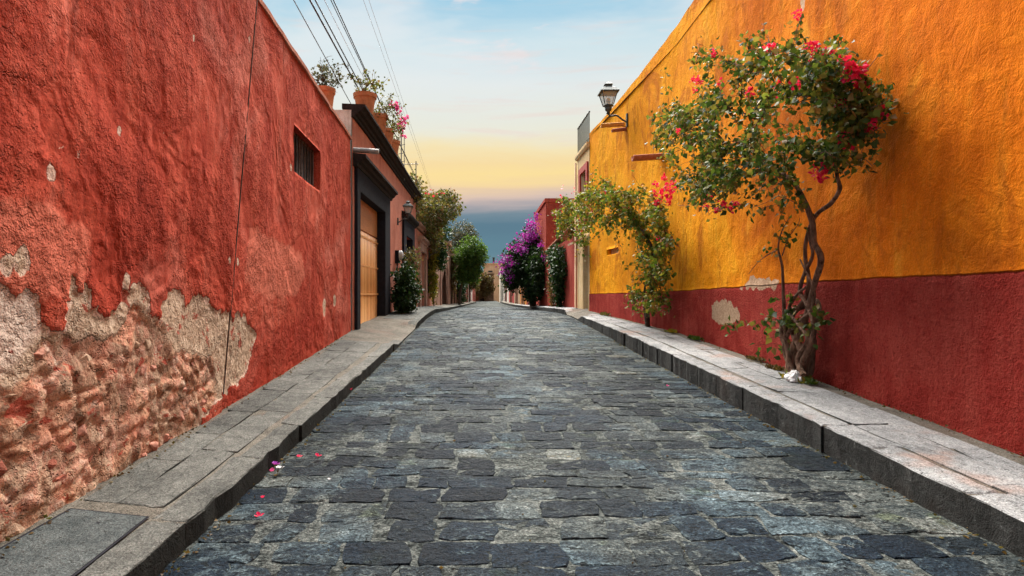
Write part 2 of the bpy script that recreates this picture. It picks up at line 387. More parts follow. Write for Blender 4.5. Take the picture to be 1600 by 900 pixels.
def mat_yellowwall():
    m, nt, b, o = new_mat('ochre_lime_render'); p = pos(nt)
    n1 = noi(nt, p, .62, 6, .6, .6); n2 = noi(nt, p, 4.2, 6, .66, .4); st = streaks(nt, p, .8)
    f = mth(nt, 'ADD', mth(nt, 'MULTIPLY', n1, .5), mth(nt, 'ADD', mth(nt, 'MULTIPLY', n2, .2), mth(nt, 'MULTIPLY', st, .3)))
    s3 = nd(nt, 'ShaderNodeSeparateXYZ'); nt.links.new(p, s3.inputs[0])
    # ochre turns brighter and yellower towards the far end of the house
    fr = step(nt, mth(nt, 'ADD', s3.outputs[1], mth(nt, 'MULTIPLY', mth(nt, 'SUBTRACT', n1, .5), 6)), 6.5, 12.0)
    near_ochre = ramp(nt, f, [(.37, (.50, .105, .004)), (.5, (.72, .18, .007)), (.63, (.85, .28, .016))])
    new = ramp(nt, f, [(.37, (.70, .23, .006)), (.5, (.84, .325, .008)), (.63, (.89, .43, .018))])  # ochre tones for the far end
    yel = mixc(nt, fr, near_ochre, new)
    yel = mixc(nt, mth(nt, 'MULTIPLY', step(nt, st, .54, .68), .38), yel, (.40, .10, .008))
    mot = step(nt, noi(nt, p, .8, 5, .68, .9), .52, .66)
    yel = mixc(nt, mth(nt, 'MULTIPLY', mot, .7), yel, (.44, .105, .006))
    lgt = step(nt, noi(nt, vscale(nt, p, (1.3, 1.3, .8)), 1.1, 5, .7, .6), .56, .68)
    yel = mixc(nt, mth(nt, 'MULTIPLY', lgt, .45), yel, (.86, .40, .035))
    dk2 = mth(nt, 'MULTIPLY', step(nt, noi(nt, vscale(nt, p, (1, 1, .45)), 2.2, 6, .7, .5), .52, .66), .60)
    yel = mixc(nt, dk2, yel, (.36, .085, .006))
    n3 = noi(nt, p, 60, 3, .7); n4 = noi(nt, p, 6, 4, .66, .5); n5 = noi(nt, p, 24, 4, .72, .3)
    dn = noi(nt, p, 2.0, 3, .5)
    red = ramp(nt, f, [(.37, (.25, .024, .018)), (.5, (.40, .046, .034)), (.63, (.50, .085, .062))])
    salt = mth(nt, 'MULTIPLY', step(nt, mth(nt, 'ADD', mth(nt, 'MULTIPLY', n5, .5), mth(nt, 'MULTIPLY', st, .5)), .57, .68), mth(nt, 'MULTIPLY', fr, .5))
    red = mixc(nt, salt, red, (.52, .19, .16))
    red = mixc(nt, mth(nt, 'MULTIPLY', step(nt, n2, .50, .66), .35), red, (.50, .085, .062))
    red = mixc(nt, mth(nt, 'MULTIPLY', step(nt, n5, .54, .64), .45), red, (.17, .014, .012))
    edge = mth(nt, 'SUBTRACT', attr(nt, 'dado'), mth(nt, 'MULTIPLY', mth(nt, 'SUBTRACT', mth(nt, 'ADD', mth(nt, 'MULTIPLY', dn, .7), mth(nt, 'MULTIPLY', n5, .3)), .5), .06))
    dm = step(nt, edge, -.012, .012)
    c = mixc(nt, dm, yel, red)
    c = mixc(nt, 1, c, ramp(nt, n3, [(.25, .78), (.7, 1.12)]), 'MULTIPLY')
    pe = mth(nt, 'ADD', attr(nt, 'peel'), mth(nt, 'MULTIPLY', mth(nt, 'SUBTRACT', n5, .5), .5))
    c = mixc(nt, step(nt, pe, .48, .54), c, ramp(nt, n5, [(.3, (.44, .27, .17)), (.65, (.66, .47, .32))]))
    scar = step(nt, noi(nt, p, 3.7, 5, .62, 1.2), .75, .76)
    c = mixc(nt, mth(nt, 'MULTIPLY', scar, .7), c, (.75, .50, .22))
    hd = mth(nt, 'ADD', mth(nt, 'MULTIPLY', n5, 1.5), mth(nt, 'MULTIPLY', n3, .6))
    hy = mth(nt, 'ADD', mth(nt, 'MULTIPLY', n4, mth(nt, 'MULTIPLY', n1, 1.0)), mth(nt, 'MULTIPLY', n3, .14))
    h = mth(nt, 'ADD', mth(nt, 'MULTIPLY', hy, mth(nt, 'SUBTRACT', 1, dm)), mth(nt, 'MULTIPLY', hd, dm))
    setp(nt, b, c, .9, bump(nt, h, 1.0, .06), .04); return m
def mat_simple(name, c0, c1=None, scale=20, rough=.7, bumpd=.01, metal=0, spec=.4, stretch=(1, 1, 1), bs=.6):
    m, nt, b, o = new_mat(name); p = vscale(nt, pos(nt), stretch)
    n = noi(nt, p, scale, 6, .65, .3)
    c = ramp(nt, n, [(.3, c0), (.7, c1 or c0)])
    setp(nt, b, c, rough, bump(nt, n, bs, bumpd), spec, metal); return m
def mat_leaf(name, cols, trans=.35, rough=.5):
    m, nt, b, o = new_mat(name)
    g = nd(nt, 'ShaderNodeNewGeometry'); r = g.outputs['Random Per Island']
    c = ramp(nt, r, [(i / (len(cols) - 1), q) for i, q in enumerate(cols)])
    setp(nt, b, c, rough, None, .2)
    t = nd(nt, 'ShaderNodeBsdfTranslucent')
    nt.links.new(mixc(nt, 1, c, (1.5, 1.5, .9), 'MULTIPLY'), t.inputs[0])
    mx = nd(nt, 'ShaderNodeMixShader'); mx.inputs[0].default_value = trans
    nt.links.new(b.outputs[0], mx.inputs[1]); nt.links.new(t.outputs[0], mx.inputs[2]); nt.links.new(mx.outputs[0], o.inputs[0])
    return m
def mat_glass(name, tint):
    m, nt, b, o = new_mat(name); p = pos(nt)
    setp(nt, b, tint, .12, None, .6); b.inputs['Alpha'].default_value = .45
    return m
def mat_cane():
    m, nt, b, o = new_mat('split_cane'); p = vscale(nt, pos(nt), (12, 12, .8)); n = noi(nt, p, 7, 5, .65, .3)
    r = nd(nt, 'ShaderNodeNewGeometry').outputs['Random Per Island']
    c = ramp(nt, mth(nt, 'ADD', mth(nt, 'MULTIPLY', n, .5), mth(nt, 'MULTIPLY', r, .55)), [(.15, (.26, .09, .02)), (.5, (.66, .29, .085)), (.85, (.80, .44, .16))])
    setp(nt, b, c, .55, bump(nt, n, .5, .01), .4); return m
M = {}
M['sett'] = mat_sett(); M['mortar'] = mat_mortar()
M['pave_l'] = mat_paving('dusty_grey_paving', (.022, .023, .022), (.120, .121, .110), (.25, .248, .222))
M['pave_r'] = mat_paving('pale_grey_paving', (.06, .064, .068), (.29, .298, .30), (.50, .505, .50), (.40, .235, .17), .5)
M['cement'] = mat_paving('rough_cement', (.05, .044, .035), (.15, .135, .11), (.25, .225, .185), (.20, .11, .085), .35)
M['ground'] = mat_simple('dry_earth', (.10, .08, .06), (.22, .18, .13), 2, .95, .02)
M['red'] = mat_redwall(); M['yellow'] = mat_yellowwall()
M['salmon'] = mat_plaster('salmon_render', (.42, .135, .085), (.55, .20, .135), (.64, .27, .19), .5)
M['salmon2'] = mat_plaster('dusky_pink_render', (.34, .12, .075), (.46, .18, .115), (.55, .25, .17), .6)
M['pinkstone'] = mat_plaster('pink_quarry_stone', (.30, .155, .105), (.42, .235, .165), (.52, .33, .25), .8, grime=.3)
M['whitestain'] = mat_plaster('weathered_whitewash', (.48, .44, .35), (.74, .70, .61), (.86, .83, .75), .8, stain=(.10, .09, .06), grime=.3)
M['cream'] = mat_plaster('cream_render', (.58, .40, .20), (.74, .54, .30), (.82, .66, .43), .5)
M['redblock'] = mat_plaster('red_painted_masonry', (.26, .04, .028), (.37, .06, .042), (.46, .10, .07), .8, stain=(.16, .03, .02))
M['tan'] = mat_plaster('tan_render', (.36, .22, .14), (.48, .31, .20), (.58, .41, .29), .5)
M['white'] = mat_plaster('white_limewash', (.55, .50, .42), (.70, .66, .58), (.80, .77, .70), .5)
M['brown'] = mat_plaster('brown_rubble', (.07, .04, .028), (.15, .085, .055), (.24, .15, .10), 1.4, grime=.5, scale=2)
M['rose'] = mat_plaster('rose_red_render', (.30, .045, .045), (.42, .07, .065), (.5, .13, .11), .5)
M['orange'] = mat_plaster('orange_render', (.45, .15, .03), (.58, .22, .05), (.66, .3, .09), .5)
M['charcoal'] = mat_simple('charcoal_painted_stone', (.012, .012, .015), (.024, .024, .030), 9, .85, .012, spec=.08)
M['charcoal_edge'] = mat_simple('sooty_moulding', (.014, .012, .011), (.045, .036, .030), 14, .9, .02, spec=.08)
M['bamboo'] = mat_cane()
M['plank'] = mat_simple('varnished_plank', (.36, .12, .03), (.58, .22, .06), 6, .55, .01, stretch=(3, 1, 9))
M['olddoor'] = mat_simple('weathered_door_wood', (.07, .04, .028), (.17, .10, .07), 6, .75, .012, stretch=(8, 8, .8))
M['reddoor'] = mat_simple('red_door_paint', (.22, .018, .016), (.34, .035, .03), 6, .5, .004)
M['redtrim'] = mat_simple('red_window_trim', (.34, .04, .03), (.46, .075, .055), 10, .8, .01)
M['iron'] = mat_simple('black_iron', (.012, .012, .013), (.035, .032, .03), 30, .5, .004, .3)
M['lampiron'] = mat_simple('grey_green_lamp_iron', (.035, .045, .045), (.085, .095, .09), 20, .5, .004, .2)
M['galv'] = mat_simple('dull_galvanised_pipe', (.20, .18, .17), (.38, .35, .33), 14, .5, .004, .5)
M['rustbar'] = mat_simple('rusty_bar', (.05, .03, .022), (.15, .09, .06), 26, .8, .01)
M['terracotta'] = mat_simple('terracotta', (.38, .12, .045), (.58, .22, .10), 12, .85, .01)
M['spout_red'] = mat_simple('red_clay_spout', (.30, .085, .05), (.48, .19, .13), 14, .85, .02)
M['spout_yel'] = mat_simple('ochre_clay_spout', (.50, .24, .05), (.68, .38, .12), 14, .85, .02)
M['soil'] = mat_simple('potting_soil', (.03, .02, .014), (.07, .05, .035), 30, .95, .02)
M['bark'] = mat_simple('grey_brown_bark', (.030, .017, .012), (.32, .20, .14), 22, .95, .05, stretch=(1, 1, .25), bs=1, spec=.05)
M['bark_d'] = mat_simple('dark_bark', (.03, .02, .014), (.11, .07, .045), 14, .9, .02, stretch=(1, 1, .35), bs=1)
M['twig'] = mat_simple('brown_twig', (.06, .03, .02), (.15, .075, .05), 20, .85, .004)
M['cable'] = mat_simple('black_cable', (.018, .02, .024), (.03, .032, .036), 20, .6, .001)
M['cable_g'] = mat_simple('grey_cable', (.32, .36, .40), (.42, .45, .48), 20, .6, .001)
M['plastic_w'] = mat_simple('white_plastic_film', (.72, .72, .72), (.86, .86, .85), 20, .45, .004)
M['meter'] = mat_simple('pale_meter_case', (.42, .42, .40), (.55, .54, .52), 20, .5, .002)
M['coverplate'] = mat_paving('grey_cover_plate', (.028, .034, .036), (.085, .098, .098), (.17, .185, .18))
M['cactus'] = mat_simple('cactus_skin', (.07, .11, .03), (.15, .18, .055), 16, .7, .01)
M['rubble_a'] = mat_simple('tan_rubble', (.32, .19, .12), (.66, .46, .31), 14, .95, .03, bs=1)
M['rubble_b'] = mat_simple('rosy_rubble', (.42, .15, .10), (.68, .34, .24), 14, .95, .03, bs=1)
M['rubble_c'] = mat_simple('dark_red_rubble', (.24, .06, .035), (.46, .15, .09), 14, .95, .03, bs=1)
M['glass_l'] = mat_glass('lamp_glass', (.55, .60, .58))
M['glass_d'] = mat_simple('dark_window_glass', (.015, .017, .02), (.03, .033, .036), 3, .1, .001, spec=.6)
M['dark'] = mat_simple('unlit_interior', (.01, .009, .008), (.02, .018, .016), 5, .9, .01)
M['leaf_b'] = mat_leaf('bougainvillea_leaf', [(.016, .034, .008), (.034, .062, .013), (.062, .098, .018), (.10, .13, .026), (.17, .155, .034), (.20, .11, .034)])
M['leaf_b2'] = mat_leaf('bougainvillea_leaf_yellowish', [(.035, .07, .012), (.07, .115, .018), (.11, .15, .022), (.18, .19, .03), (.26, .19, .03), (.2, .08, .03)])  # leaf colours lighter and yellower than on the large bougainvillea
M['leaf_d'] = mat_leaf('dark_shrub_leaf', [(.008, .02, .006), (.015, .035, .009), (.025, .055, .014), (.04, .08, .022)], .2)
M['leaf_m'] = mat_leaf('round_tree_leaf', [(.02, .05, .008), (.045, .09, .014), (.07, .13, .02), (.11, .16, .03)], .35)
M['leaf_o'] = mat_leaf('olive_leaf', [(.04, .055, .015), (.08, .09, .025), (.12, .12, .035), (.17, .13, .05), (.11, .05, .025)])
M['leaf_g'] = mat_leaf('grey_leaf', [(.03, .04, .03), (.055, .065, .05), (.085, .09, .065), (.12, .11, .07)], .25)
M['leaf_y'] = mat_leaf('yellow_green_leaf', [(.10, .12, .015), (.20, .19, .02), (.30, .24, .03), (.35, .22, .03)])
M['leaf_br'] = mat_leaf('brown_creeper_leaf', [(.05, .03, .012), (.10, .06, .025), (.14, .09, .035), (.08, .08, .025)])
M['bract'] = mat_leaf('magenta_bract', [(.50, .008, .06), (.62, .014, .085), (.72, .03, .12), (.55, .01, .05)], .35)
M['bract_p'] = mat_leaf('purple_bract', [(.16, .010, .20), (.26, .02, .30), (.36, .035, .42), (.22, .012, .18)], .35)
M['bract_pink'] = mat_leaf('pink_bract', [(.50, .05, .20), (.62, .10, .30), (.45, .03, .22)], .35)
# ------------------------------------------------------------------ ground, road, pavements
def grid(xs, ys, zf):
    V = [(x, y, zf(x, y)) for y in ys for x in xs]; n = len(xs)
    Fq = [(j * n + i, j * n + i + 1, (j + 1) * n + i + 1, (j + 1) * n + i) for j in range(len(ys) - 1) for i in range(n - 1)]
    return V, Fq
g = obj('ground', [(-1500, -600, -.9), (1500, -600, -.9), (1500, 3000, -.9), (-1500, 3000, -.9)], [(0, 1, 2, 3)], M['ground']); tag(g, 'dry earth under and beyond the street', kind='structure')
def camber(x): return -.012 * ((x - .6) / 2.2) ** 2
def bed_z(x, y):
    return road_z(y) + camber(x) + .006 * fbm(x * 1.3, y * 1.3, 3.1, 2) + .006 * fbm(x * 7, y * 7, 1.3, 2)
ysr = list(np.arange(-5, 12, .07)) + list(np.arange(12, 40, .3)) + list(np.arange(40, 90, 2.))
V = []; nx = 61
for y in ysr:
    a, b = kl_x(y) - .06, kr_x(y) + .06
    for i in range(nx):
        x = a + (b - a) * i / (nx - 1); V.append((x, y, bed_z(x, y) - .004))
Fq = [(j * nx + i, j * nx + i + 1, (j + 1) * nx + i + 1, (j + 1) * nx + i) for j in range(len(ysr) - 1) for i in range(nx - 1)]
road = obj('road', V, Fq, M['mortar'], smooth=True); tag(road, 'grey cobbled street bedded in pale mortar', kind='structure')

def piece(c, zf, top, depth, jit, bev, seg, rng, dome=.004, tilt=(0, 0), rough=.003, cpull=.03):
    """one paving stone: crooked outline, worn arris, uneven top; local to its centre"""
    cen = Vector((sum(p[0] for p in c) / 4, sum(p[1] for p in c) / 4, 0)); out = []
    for i in range(4):
        a, b = Vector((*c[i], 0)), Vector((*c[(i + 1) % 4], 0))
        for k in range(seg):
            t = k / seg; p = a.lerp(b, t)
            if k == 0: p = p.lerp(cen, rng.uniform(.01, cpull))
            p = p + Vector((rng.uniform(-jit, jit), rng.uniform(-jit, jit), 0)); out.append(p)
    n = len(out); v = []; f = []
    def zz(p, d): return zf(p.x, p.y) + top + d + tilt[0] * (p.x - cen.x) + tilt[1] * (p.y - cen.y)
    z0 = zf(cen.x, cen.y)
    rings = [(1.0, -depth, 0), (1.0, -bev * .9, 0), (None, 0, rough), (.45, dome, rough)]
    for s, dz, rr in rings:
        for p in out:
            d = p - cen; L = max(d.length, 1e-4)
            q = cen + d * (s if s is not None else max(.5, 1 - bev * 1.5 / L))
            v.append((q.x - cen.x, q.y - cen.y, zz(q, dz + rng.uniform(-rr, rr)) - z0))
    v.append((0, 0, top + dome + rng.uniform(-rough, rough)))
    for r in range(3):
        for k in range(n): f.append((r * n + k, r * n + (k + 1) % n, (r + 1) * n + (k + 1) % n, (r + 1) * n + k))
    for k in range(n): f.append((3 * n + k, 3 * n + (k + 1) % n, 4 * n))
    return (cen.x, cen.y, z0), v, f
def in_frame(x, y, z):
    if y < .6: return False
    px = VX + F * x / y; py = VY - F * (z - CH) / y
    return -30 < px < 1630 and py < 915

def ss(x, a, b): t = np.clip((x - a) / (b - a), 0, 1); return t * t * (3 - 2 * t)
# ---- setts: rows across the street
setts = []; y = 1.3; rng = random.Random(11); row = 0
def rowline(r, x, y): return y + .05 * math.sin(x * .9 + r * .7) + .045 * fbm(x * .8, r * 1.7, 5.5, 2) + .018 * (x - .6) ** 2 * .5
rows = []
while y < 42:
    h = rng.uniform(.20, .31); rows.append((y, h)); y += h
for r, (y, h) in enumerate(rows):
    a, b = kl_x(y) + .03, kr_x(y) - .03; x = a + rng.uniform(-.0, .12)
    edges = [a]
    while x < b - .2:
        edges.append(x) if x - edges[-1] > .14 else None
        x += rng.choice((rng.uniform(.20, .30), rng.uniform(.26, .38), rng.uniform(.34, .46)))
    edges.append(b)
    for i in range(len(edges) - 1):
        x0, x1 = edges[i], edges[i + 1]
        if x1 - x0 < .12: continue
        g1 = abs(rng.gauss(.003, .009)) + .001; g2 = abs(rng.gauss(.003, .008)) + .001; sk = rng.uniform(-.05, .05)
        wd = x1 - x0
        if rng.random() < .12 and y > 1: wd *= rng.uniform(.7, .9)          # a gap filled with mortar
        x1 = x0 + wd
        lo0, lo1 = rowline(r, x0, y), rowline(r, x1, y); hi0, hi1 = rowline(r + 1, x0, y + h), rowline(r + 1, x1, y + h)
        lo0 += g2; lo1 += g2; hi0 -= g2; hi1 -= g2
        jj = lambda s_: rng.gauss(0, s_)
        c = [(x0 + g1 + jj(.008), lo0 + jj(.016)), (x1 - g1 + jj(.008), lo1 + jj(.016)), (x1 - g1 + sk + jj(.008), hi1 + jj(.016)), (x0 + g1 + sk + jj(.008), hi0 + jj(.016))]
        cx, cy = (x0 + x1) / 2, y + h / 2
        # wheel-track band and centre: darker slate left of centre, paler and dustier to the right
        bias = .46 + .22 * fbm(cx * .55, cy * .16, 2.2, 3) + (.08 if cx > 1.35 else 0) - (.12 if -.9 < cx < .2 and cy < 12 else 0) + .13 * float(ss(np.array(cy), 4.0, 12.)) - .09
        tone = min(max(bias + rng.gauss(0, .17), 0), .93)
        if rng.random() < .02: tone = 1.0
        setts.append((c, cx, cy, tone))
vis = [s for s in setts if in_frame(s[1], s[2], road_z(s[2]))]
vis.sort(key=lambda s: s[2] * 1.0 + .15 * abs(s[1] - .3))
near = set(id(s) for s in vis[:300])
sv, sf, st_ = [], [], []
for s in setts:
    c, cx, cy, tone = s
    big = id(s) in near
    far = cy > 14
    sunk = rng.random() < .10
    org, v, f = piece(c, lambda x, y: bed_z(x, y), rng.uniform(-.001, .005) - (.005 if sunk else 0), .05, .011 if not far else .004,
                      rng.uniform(.002, .006), 4 if not far else 2, rng, rng.uniform(-.002, .007), (rng.uniform(-.018, .018), rng.uniform(-.018, .018)), .0045, .09)
    if big:
        o = obj('sett', v, f, M['sett'], road, smooth=False, attrs={'tone': [tone] * len(v)}); o.location = org
    else:
        n = len(sv); sv += [(a + org[0], b + org[1], d + org[2]) for a, b, d in v]; sf += [tuple(i + n for i in q) for q in f]; st_ += [tone] * len(v)
o = obj('sett_field', sv, sf, M['sett'], road, smooth=False, attrs={'tone': st_}); tag(o, kind='stuff')

# ---- pavements
def pavement(name, kx, wx, zf, label, mat, ymax, side):
    ys = np.concatenate([np.arange(-5, 24, .12), np.arange(24, ymax, .5)]); nx = 13; V = []
    for y in ys:
        a, b = kx(y), wx(y) + side * .10
        for i in range(nx):
            x = a + (b - a) * i / (nx - 1)
            V.append((x, y, zf(x, y) + .008 * fbm(x * 3, y * 3, 7.7, 3) - .006))
    n = len(V)
    for y in ys: V.append((kx(y) + side * .01, y, road_z(y) - .15))
    Fq = [(j * nx + i, j * nx + i + 1, (j + 1) * nx + i + 1, (j + 1) * nx + i) for j in range(len(ys) - 1) for i in range(nx - 1)]
    Fq += [(j * nx, (j + 1) * nx, n + j + 1, n + j) for j in range(len(ys) - 1)]
    o = obj(name, V, Fq, mat, smooth=False, attrs={'tone': [.5] * len(V)}); tag(o, label, kind='structure'); return o
pav_l = pavement('pavement_left', kl_x, wl_x, swl_z, 'narrow dusty pavement along the red house', M['cement'], 70, -1)
pav_r = pavement('pavement_right', kr_x, wr_x, swr_z, 'raised pale pavement along the yellow house', M['cement'], 70, 1)
def kerbs(par, kx, zf, side, y0, y1, skip, mat, lmin, lmax, width, rng):
    y = y0
    while y < y1:
        L = rng.uniform(lmin, lmax) * (1 if y < 25 else 1.6)
        if not any(a < y + L / 2 < b for a, b in skip):
            gp = rng.uniform(.0003, .002); xa, xb = kx(y), kx(y + L); w = width * rng.uniform(.9, 1.12); off = rng.uniform(-.006, .003) * side
            c = [(xa - side * .01 + off, y + gp), (xa + side * w, y + gp), (xb + side * w, y + L - gp), (xb - side * .01 + off, y + L - gp)]
            if side < 0: c = [c[1], c[0], c[3], c[2]]
            org, v, f = piece(c, zf, rng.uniform(.000, .004), .27, .015, rng.uniform(.004, .014), 6, rng, .002, (rng.uniform(-.006, .006), rng.uniform(-.006, .006)), .004)
            tone = min(max(rng.gauss(.5, .15), 0), 1)
            o = obj('kerb_stone', v, f, mat, par, smooth=False, attrs={'tone': [tone] * len(v)}); o.location = org
        y += L
rng = random.Random(5)
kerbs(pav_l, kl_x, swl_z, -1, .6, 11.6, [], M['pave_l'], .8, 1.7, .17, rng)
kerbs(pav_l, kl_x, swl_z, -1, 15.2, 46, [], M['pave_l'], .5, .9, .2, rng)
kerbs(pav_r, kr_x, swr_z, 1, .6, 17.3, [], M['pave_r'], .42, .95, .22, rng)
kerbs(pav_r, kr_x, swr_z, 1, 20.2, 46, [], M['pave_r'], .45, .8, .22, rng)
def slabs(par, kx, wx, zf, side, y0, y1, cols, mat, lmin, lmax, rng, skip=()):
    """cols: fractions across the pavement"""
    for ci in range(len(cols) - 1):
        y = y0 + rng.uniform(0, .3)
        while y < y1:
            L = rng.uniform(lmin, lmax) * (1 if y < 16 else 1.5); gp = rng.uniform(.0003, .003)
            def X(yy, t): return kx(yy) + (wx(yy) - kx(yy)) * t
            t0, t1 = cols[ci] + .002, cols[ci + 1] - .003
            if ci == len(cols) - 2: t1 -= rng.uniform(.0, .05)
            if not any(a < y + L / 2 < b for a, b in skip):
                c = [(X(y, t0), y + gp), (X(y, t1), y + gp), (X(y + L, t1), y + L - gp), (X(y + L, t0), y + L - gp)]
                if side < 0: c = [c[1], c[0], c[3], c[2]]
                org, v, f = piece(c, zf, rng.uniform(.000, .005), .06, .008, rng.uniform(.003, .007), 4, rng, .001, (rng.uniform(-.007, .007), rng.uniform(-.007, .007)), .0035)
                tone = min(max(rng.gauss(.5, .15), 0), 1)
                o = obj('paving_slab', v, f, mat, par, smooth=False, attrs={'tone': [tone] * len(v)}); o.location = org
            y += L
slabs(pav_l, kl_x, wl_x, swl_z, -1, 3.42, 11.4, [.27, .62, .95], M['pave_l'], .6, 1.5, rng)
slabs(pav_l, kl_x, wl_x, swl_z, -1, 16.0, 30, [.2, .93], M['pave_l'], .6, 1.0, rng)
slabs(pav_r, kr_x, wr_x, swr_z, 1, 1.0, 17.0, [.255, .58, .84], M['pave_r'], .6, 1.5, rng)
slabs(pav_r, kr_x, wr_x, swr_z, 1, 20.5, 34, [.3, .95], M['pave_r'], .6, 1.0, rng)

# ------------------------------------------------------------------ house walls
def sdist(poly, A, B):
    """signed distance (+ inside) of points (A,B) to polygon"""
    d = np.full(A.shape, 1e9); ins = np.zeros(A.shape, bool); n = len(poly)
    for i in range(n):
        x0, y0 = poly[i]; x1, y1 = poly[(i + 1) % n]; ex, ey = x1 - x0, y1 - y0
        t = np.clip(((A - x0) * ex + (B - y0) * ey) / (ex * ex + ey * ey + 1e-12), 0, 1)
        d = np.minimum(d, np.hypot(A - x0 - t * ex, B - y0 - t * ey))
        c = ((y0 > B) != (y1 > B)) & (A < (x1 - x0) * (B - y0) / (y1 - y0 + 1e-12) + x0); ins ^= c
    return np.where(ins, d, -d)
def ss(x, a, b): t = np.clip((x - a) / (b - a), 0, 1); return t * t * (3 - 2 * t)
def wall(name, ys, zs, xf, side, openings, mat, parent, disp=None, attrs=None, smooth=True):
    """street front in the (Y,Z) plane facing side*X with rectangular openings and their reveals"""
    ys = np.array(sorted(set([round(float(v), 4) for v in ys] + [round(v, 4) for q in openings for v in q[:2]])))
    zs = np.array(sorted(set([round(float(v), 4) for v in zs] + [round(v, 4) for q in openings for v in q[2:4]])))
    Y, Z = np.meshgrid(ys, zs, indexing='ij'); ny, nz = Y.shape
    X = np.array([xf(float(v)) for v in ys])[:, None] + np.zeros_like(Y)
    if disp is not None: X = X + side * disp(Y, Z)
    V = np.stack([X, Y, Z], -1).reshape(-1, 3).tolist(); Q = []
    keep = np.full((ny - 1, nz - 1), -1)
    yc = (ys[:-1] + ys[1:]) / 2; zc = (zs[:-1] + zs[1:]) / 2
    for k, q in enumerate(openings):
        keep[np.ix_((yc > q[0]) & (yc < q[1]), (zc > q[2]) & (zc < q[3]))] = k
    idx = lambda i, j: i * nz + j
    at = {k: a(Y, Z).reshape(-1).tolist() for k, a in (attrs or {}).items()}
    inner = {}
    def inn(i, j, k):
        if (i, j, k) not in inner:
            inner[(i, j, k)] = len(V); v = V[idx(i, j)]; V.append((v[0] - side * openings[k][4], v[1], v[2]))
            for a in at.values(): a.append(a[idx(i, j)])
        return inner[(i, j, k)]
    for i in range(ny - 1):
        for j in range(nz - 1):
            k = keep[i, j]
            if k < 0: Q.append((idx(i, j), idx(i + 1, j), idx(i + 1, j + 1), idx(i, j + 1))); continue
            for (a, b, ii, jj) in (((i, j), (i + 1, j), i, j - 1), ((i, j + 1), (i + 1, j + 1), i, j + 1), ((i, j), (i, j + 1), i - 1, j), ((i + 1, j), (i + 1, j + 1), i + 1, j)):
                if 0 <= ii < ny - 1 and 0 <= jj < nz - 1 and keep[ii, jj] < 0:
                    Q.append((idx(*a), idx(*b), inn(*b, k), inn(*a, k)))
    return npobj(name, V, Q, mat, parent, smooth, at)

# ---- the near red house on the left
red_house = empty('red_house', (-3, 5, .3), 'weathered brick red house with crumbling plaster and small barred window', 'house')
def par0(o, p):
    o.parent = p; o.matrix_parent_inverse = Matrix.Translation(p.location).inverted(); return o
def YZ(px, py): v = wallL(px, py); return (v.y, v.z)
peel_poly = [YZ(*q) for q in [(-60, 430), (0, 445), (25, 455), (50, 452), (62, 500), (95, 520), (100, 470), (112, 440), (140, 448), (152, 488), (180, 490), (186, 455), (200, 440), (228, 458), (233, 490), (246, 500),
            (255, 466), (285, 458), (325, 468), (345, 492), (358, 488), (380, 488), (398, 512), (404, 530), (392, 560), (384, 590), (340, 625), (300, 668), (292, 690), (0, 900), (-60, 960)]]
core_poly = [YZ(*q) for q in [(-60, 560), (0, 585), (40, 580), (60, 520), (100, 535), (150, 530), (210, 500), (240, 510), (290, 560), (330, 560), (340, 600), (318, 640), (290, 680), (0, 895), (-60, 950)]]
white_poly = [YZ(*q) for q in [(-60, 420), (60, 450), (62, 520), (30, 560), (0, 585), (-60, 590)]]
patch1 = [YZ(*q) for q in [(-60, 300), (40, 318), (110, 345), (136, 360), (134, 440), (120, 470), (-60, 470)]]
patch2 = [YZ(*q) for q in [(392, 350), (410, 362), (470, 395), (476, 430), (462, 462), (420, 468), (384, 440)]]
spots = [(YZ(*q), r) for q, r in [((118, 240), .018), ((184, 204), .02), ((74, 270), .04), ((300, 60), .02), ((195, 440), .05), ((205, 455), .05), ((30, 410), .06), ((8, 415), .05), ((507, 480), .12), ((522, 470), .09), ((372, 408), .03), ((355, 407), .03), ((455, 262), .04), ((388, 60), .03)]]
def jointy(Z): return 5.6 + .235 * Z
def nfield(Y, Z, s, o, seed):
    return np.array([fbm(a * s, b * s, seed, o) for a, b in zip(Y.ravel(), Z.ravel())]).reshape(Y.shape)
_pc = {}
def peel_f(Y, Z):
    if 'p' not in _pc:
        n = nfield(Y, Z, 4.5, 5, 4.4); d = sdist(peel_poly, Y, Z) + .10 * n + .055 * nfield(Y, Z, 10, 6, 7.1); _pc['g'] = d.copy()
        for (a, b), r in spots: d = np.maximum(d, r - np.hypot(Y - a, (Z - b) * .8) + .35 * r * n)
        _pc['p'] = d; _pc['c'] = sdist(core_poly, Y, Z) + .10 * nfield(Y, Z, 3.2, 4, 9.4)
        _pc['n'] = n
    return _pc['p']
def vorf(Y, Z):
    out = np.zeros(Y.size)
    for i, (a, b) in enumerate(zip(Y.ravel(), Z.ravel())):
        if b > 2.0 or a < 1.5 or a > 6.6: continue
        q = (a * 4.4 + .75 * fbm(a * 3.4, b * 3.4, 1, 3), b * 7.0 + .75 * fbm(a * 3.4, b * 3.4, 9, 3), .3); dd = mnoise.voronoi(q)[0]; out[i] = min((dd[1] - dd[0]) * 4.5, 1)
    return out.reshape(Y.shape)
